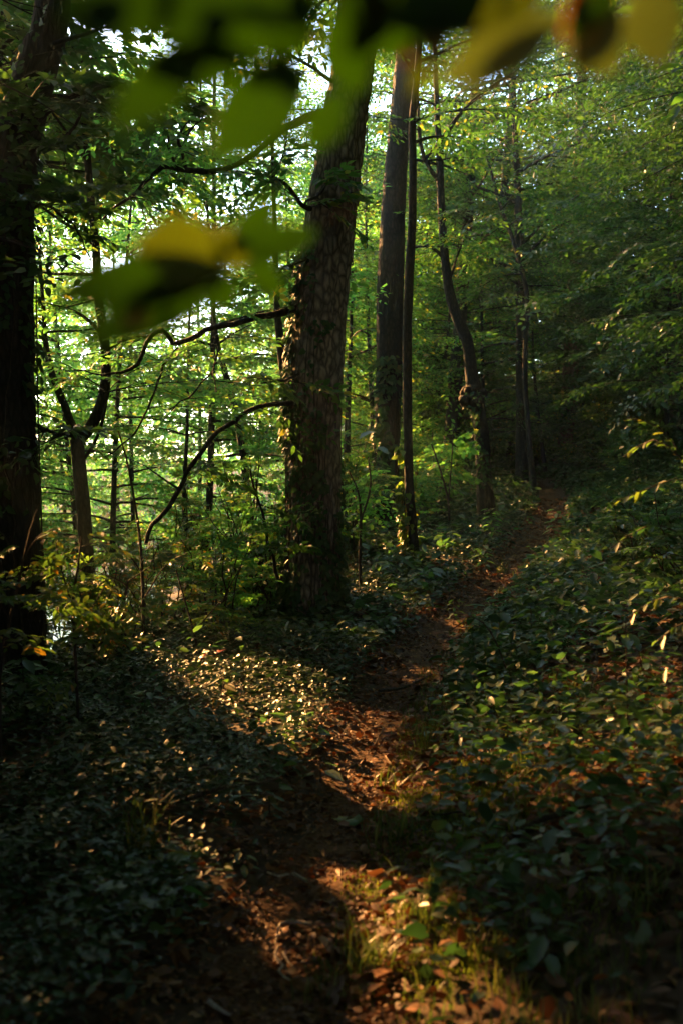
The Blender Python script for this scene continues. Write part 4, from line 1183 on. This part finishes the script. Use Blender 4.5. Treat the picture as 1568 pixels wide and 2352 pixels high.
G, YG, OG = M_NEAR, M_YLEAF, M_OLEAF
M_YG = leaf_mat("green leaf tinted sunlit", [(0, (.13, .15, .025)), (1, (.16, .18, .03))], trans=.55, tgain=(1.6, 1.8, .9))  # yellow of sun shining through the hanging leaves is put into their colour
near_branch('out-of-focus dark green leafy branch hanging across the top of the view', [[(820, -60, 10), (760, -10, 9), (700, 60, 7), (620, 120, 5)], [(760, -10, 7), (560, 20, 6), (400, 40, 5)], [(760, 0, 6), (790, 80, 5), (800, 160, 4)]], .50, [
    (480, 95, 250, 300, .34, .03, G, None), (700, 140, 478, 372, .42, .0, G, None), (800, 205, 690, 360, .40, .02, G, None), (760, 20, 830, 225, .5, -.02, G, None),
    (700, -30, 620, 150, .6, .02, G, None), (640, 40, 420, 130, .45, .02, G, None), (420, -20, 130, 40, .42, .03, G, None), (560, -30, 330, 70, .5, .0, G, None),
    (740, -60, 520, 20, .6, .0, G, None), (800, -30, 960, 110, .5, .02, G, None), (560, 130, 330, 160, .35, .0, G, None), (900, -30, 760, 120, .55, .04, G, None),
    (620, 120, 700, 240, .5, .0, G, None), (300, 0, 170, 80, .5, .02, G, None), (500, 20, 420, 110, .6, .02, G, None), (650, 150, 560, 190, .5, 0, G, None), (760, -40, 900, 30, .6, 0, G, None)])
near_branch('out-of-focus yellow and orange leafy branch hanging at the top, beside the dark green one', [[(1560, -80, 10), (1400, -30, 8), (1250, 10, 6), (1100, 60, 4), (980, 90, 3)]], .55, [
    (1300, 30, 1000, 190, .24, .02, YG, 'long yellow sunlit leaf'), (1270, 60, 1060, 205, .26, .0, YG, None), (1180, -20, 960, 70, .4, .02, M_YG, None), (1480, -60, 1520, 165, .5, .0, YG, 'biggest yellow sunlit leaf'),
    (1400, -20, 1320, 170, .55, .02, YG, None), (1330, 20, 1420, 170, .6, .0, YG, None), (1420, -70, 1300, 90, .35, -.02, G, 'dark green leaf'), (1350, -50, 1290, 110, .30, .03, OG, 'orange leaf'),
    (1035, 72, 950, 100, .5, .0, OG, 'small orange leaf'), (960, 110, 915, 140, .5, .03, OG, 'small orange leaf'), (1120, -60, 900, 60, .5, .03, G, None), (1250, -60, 1100, 60, .4, .0, M_YG, None), (1000, 130, 940, 220, .4, .02, M_YG, None)])
near_branch('out-of-focus yellow-green leafy twig hanging in mid air before the biggest trunk', [[(980, 440, 4), (760, 500, 5), (620, 570, 5), (525, 612, 5), (440, 640, 4)]], .62, [
    (530, 600, 310, 560, .52, .02, M_YG, 'yellow-green sunlit leaf'), (525, 612, 110, 680, .22, .03, G, None), (520, 625, 180, 790, .26, .0, G, None), (530, 590, 640, 440, .34, .0, G, None),
    (560, 590, 735, 520, .34, .02, G, None), (530, 620, 490, 720, .55, .0, G, None), (560, 600, 660, 670, .4, .02, G, None), (430, 650, 390, 600, .7, .02, YG, None), (560, 620, 500, 520, .5, .01, M_YG, None),
    (350, 715, 268, 755, .4, .0, OG, 'orange leaf tip'), (380, 700, 350, 745, .5, .02, OG, 'orange leaf tip'), (420, 640, 330, 690, .4, .02, M_YG, None)])

# ------------------------------------------------------------------ thin haze under the trees, tinted and added also for lens glow
hm, hnt, hout = new_mat("haze")
pv = hnt.nodes.new('ShaderNodeVolumePrincipled')
pv.inputs['Color'].default_value = (.60, .92, .96, 1); pv.inputs['Density'].default_value = .0010; pv.inputs['Anisotropy'].default_value = .45
hnt.links.new(pv.outputs[0], hout.inputs['Volume'])
x0, x1, y0, y1, z0, z1 = -166, 166, -46, 206, -8, 32
V = [(x, y, z) for z in (z0, z1) for y in (y0, y1) for x in (x0, x1)]
F = [(0, 2, 3, 1), (4, 5, 7, 6), (0, 1, 5, 4), (2, 6, 7, 3), (0, 4, 6, 2), (1, 3, 7, 5)]
tag(mesh_np('haze', V, np.array(F).ravel(), np.arange(6) * 4, None, hm), 'thin pale haze in the wood, added also for lens glow', kind='stuff')

# ------------------------------------------------------------------ light
w = bpy.data.worlds.new("World"); scene.world = w; w.use_nodes = True
nt = w.node_tree
sky = nt.nodes.new('ShaderNodeTexSky'); sky.sky_type = 'NISHITA'; sky.sun_disc = False
sky.sun_elevation = SUN_EL; sky.sun_rotation = -SUN_AZ
sky.air_density = 1.0; sky.dust_density = 0.6; sky.ozone_density = 1.0
bg = nt.nodes['Background']; bg.inputs['Strength'].default_value = .13
nt.links.new(sky.outputs[0], bg.inputs[0])
L = bpy.data.lights.new('sun', 'SUN'); L.energy = 5.0; L.angle = math.radians(.5); L.color = (1.0, .48, .15)
so = bpy.data.objects.new('sun', L); COL.objects.link(so)
so.rotation_euler = Vector((-SUN).tolist()).to_track_quat('-Z', 'Y').to_euler()
so.location = (SUN * 60).tolist()

scene.view_settings.view_transform = 'Standard'
scene.view_settings.look = 'None'
scene.view_settings.exposure = 3.2
scene.view_settings.gamma = 1.0
scene.cycles.max_bounces = 7; scene.cycles.diffuse_bounces = 4; scene.cycles.glossy_bounces = 2; scene.cycles.transmission_bounces = 4
scene.cycles.sample_clamp_indirect = 4.0
scene.cycles.caustics_reflective = False; scene.cycles.caustics_refractive = False
scene.cycles.use_denoising = True
scene.cycles.volume_bounces = 0
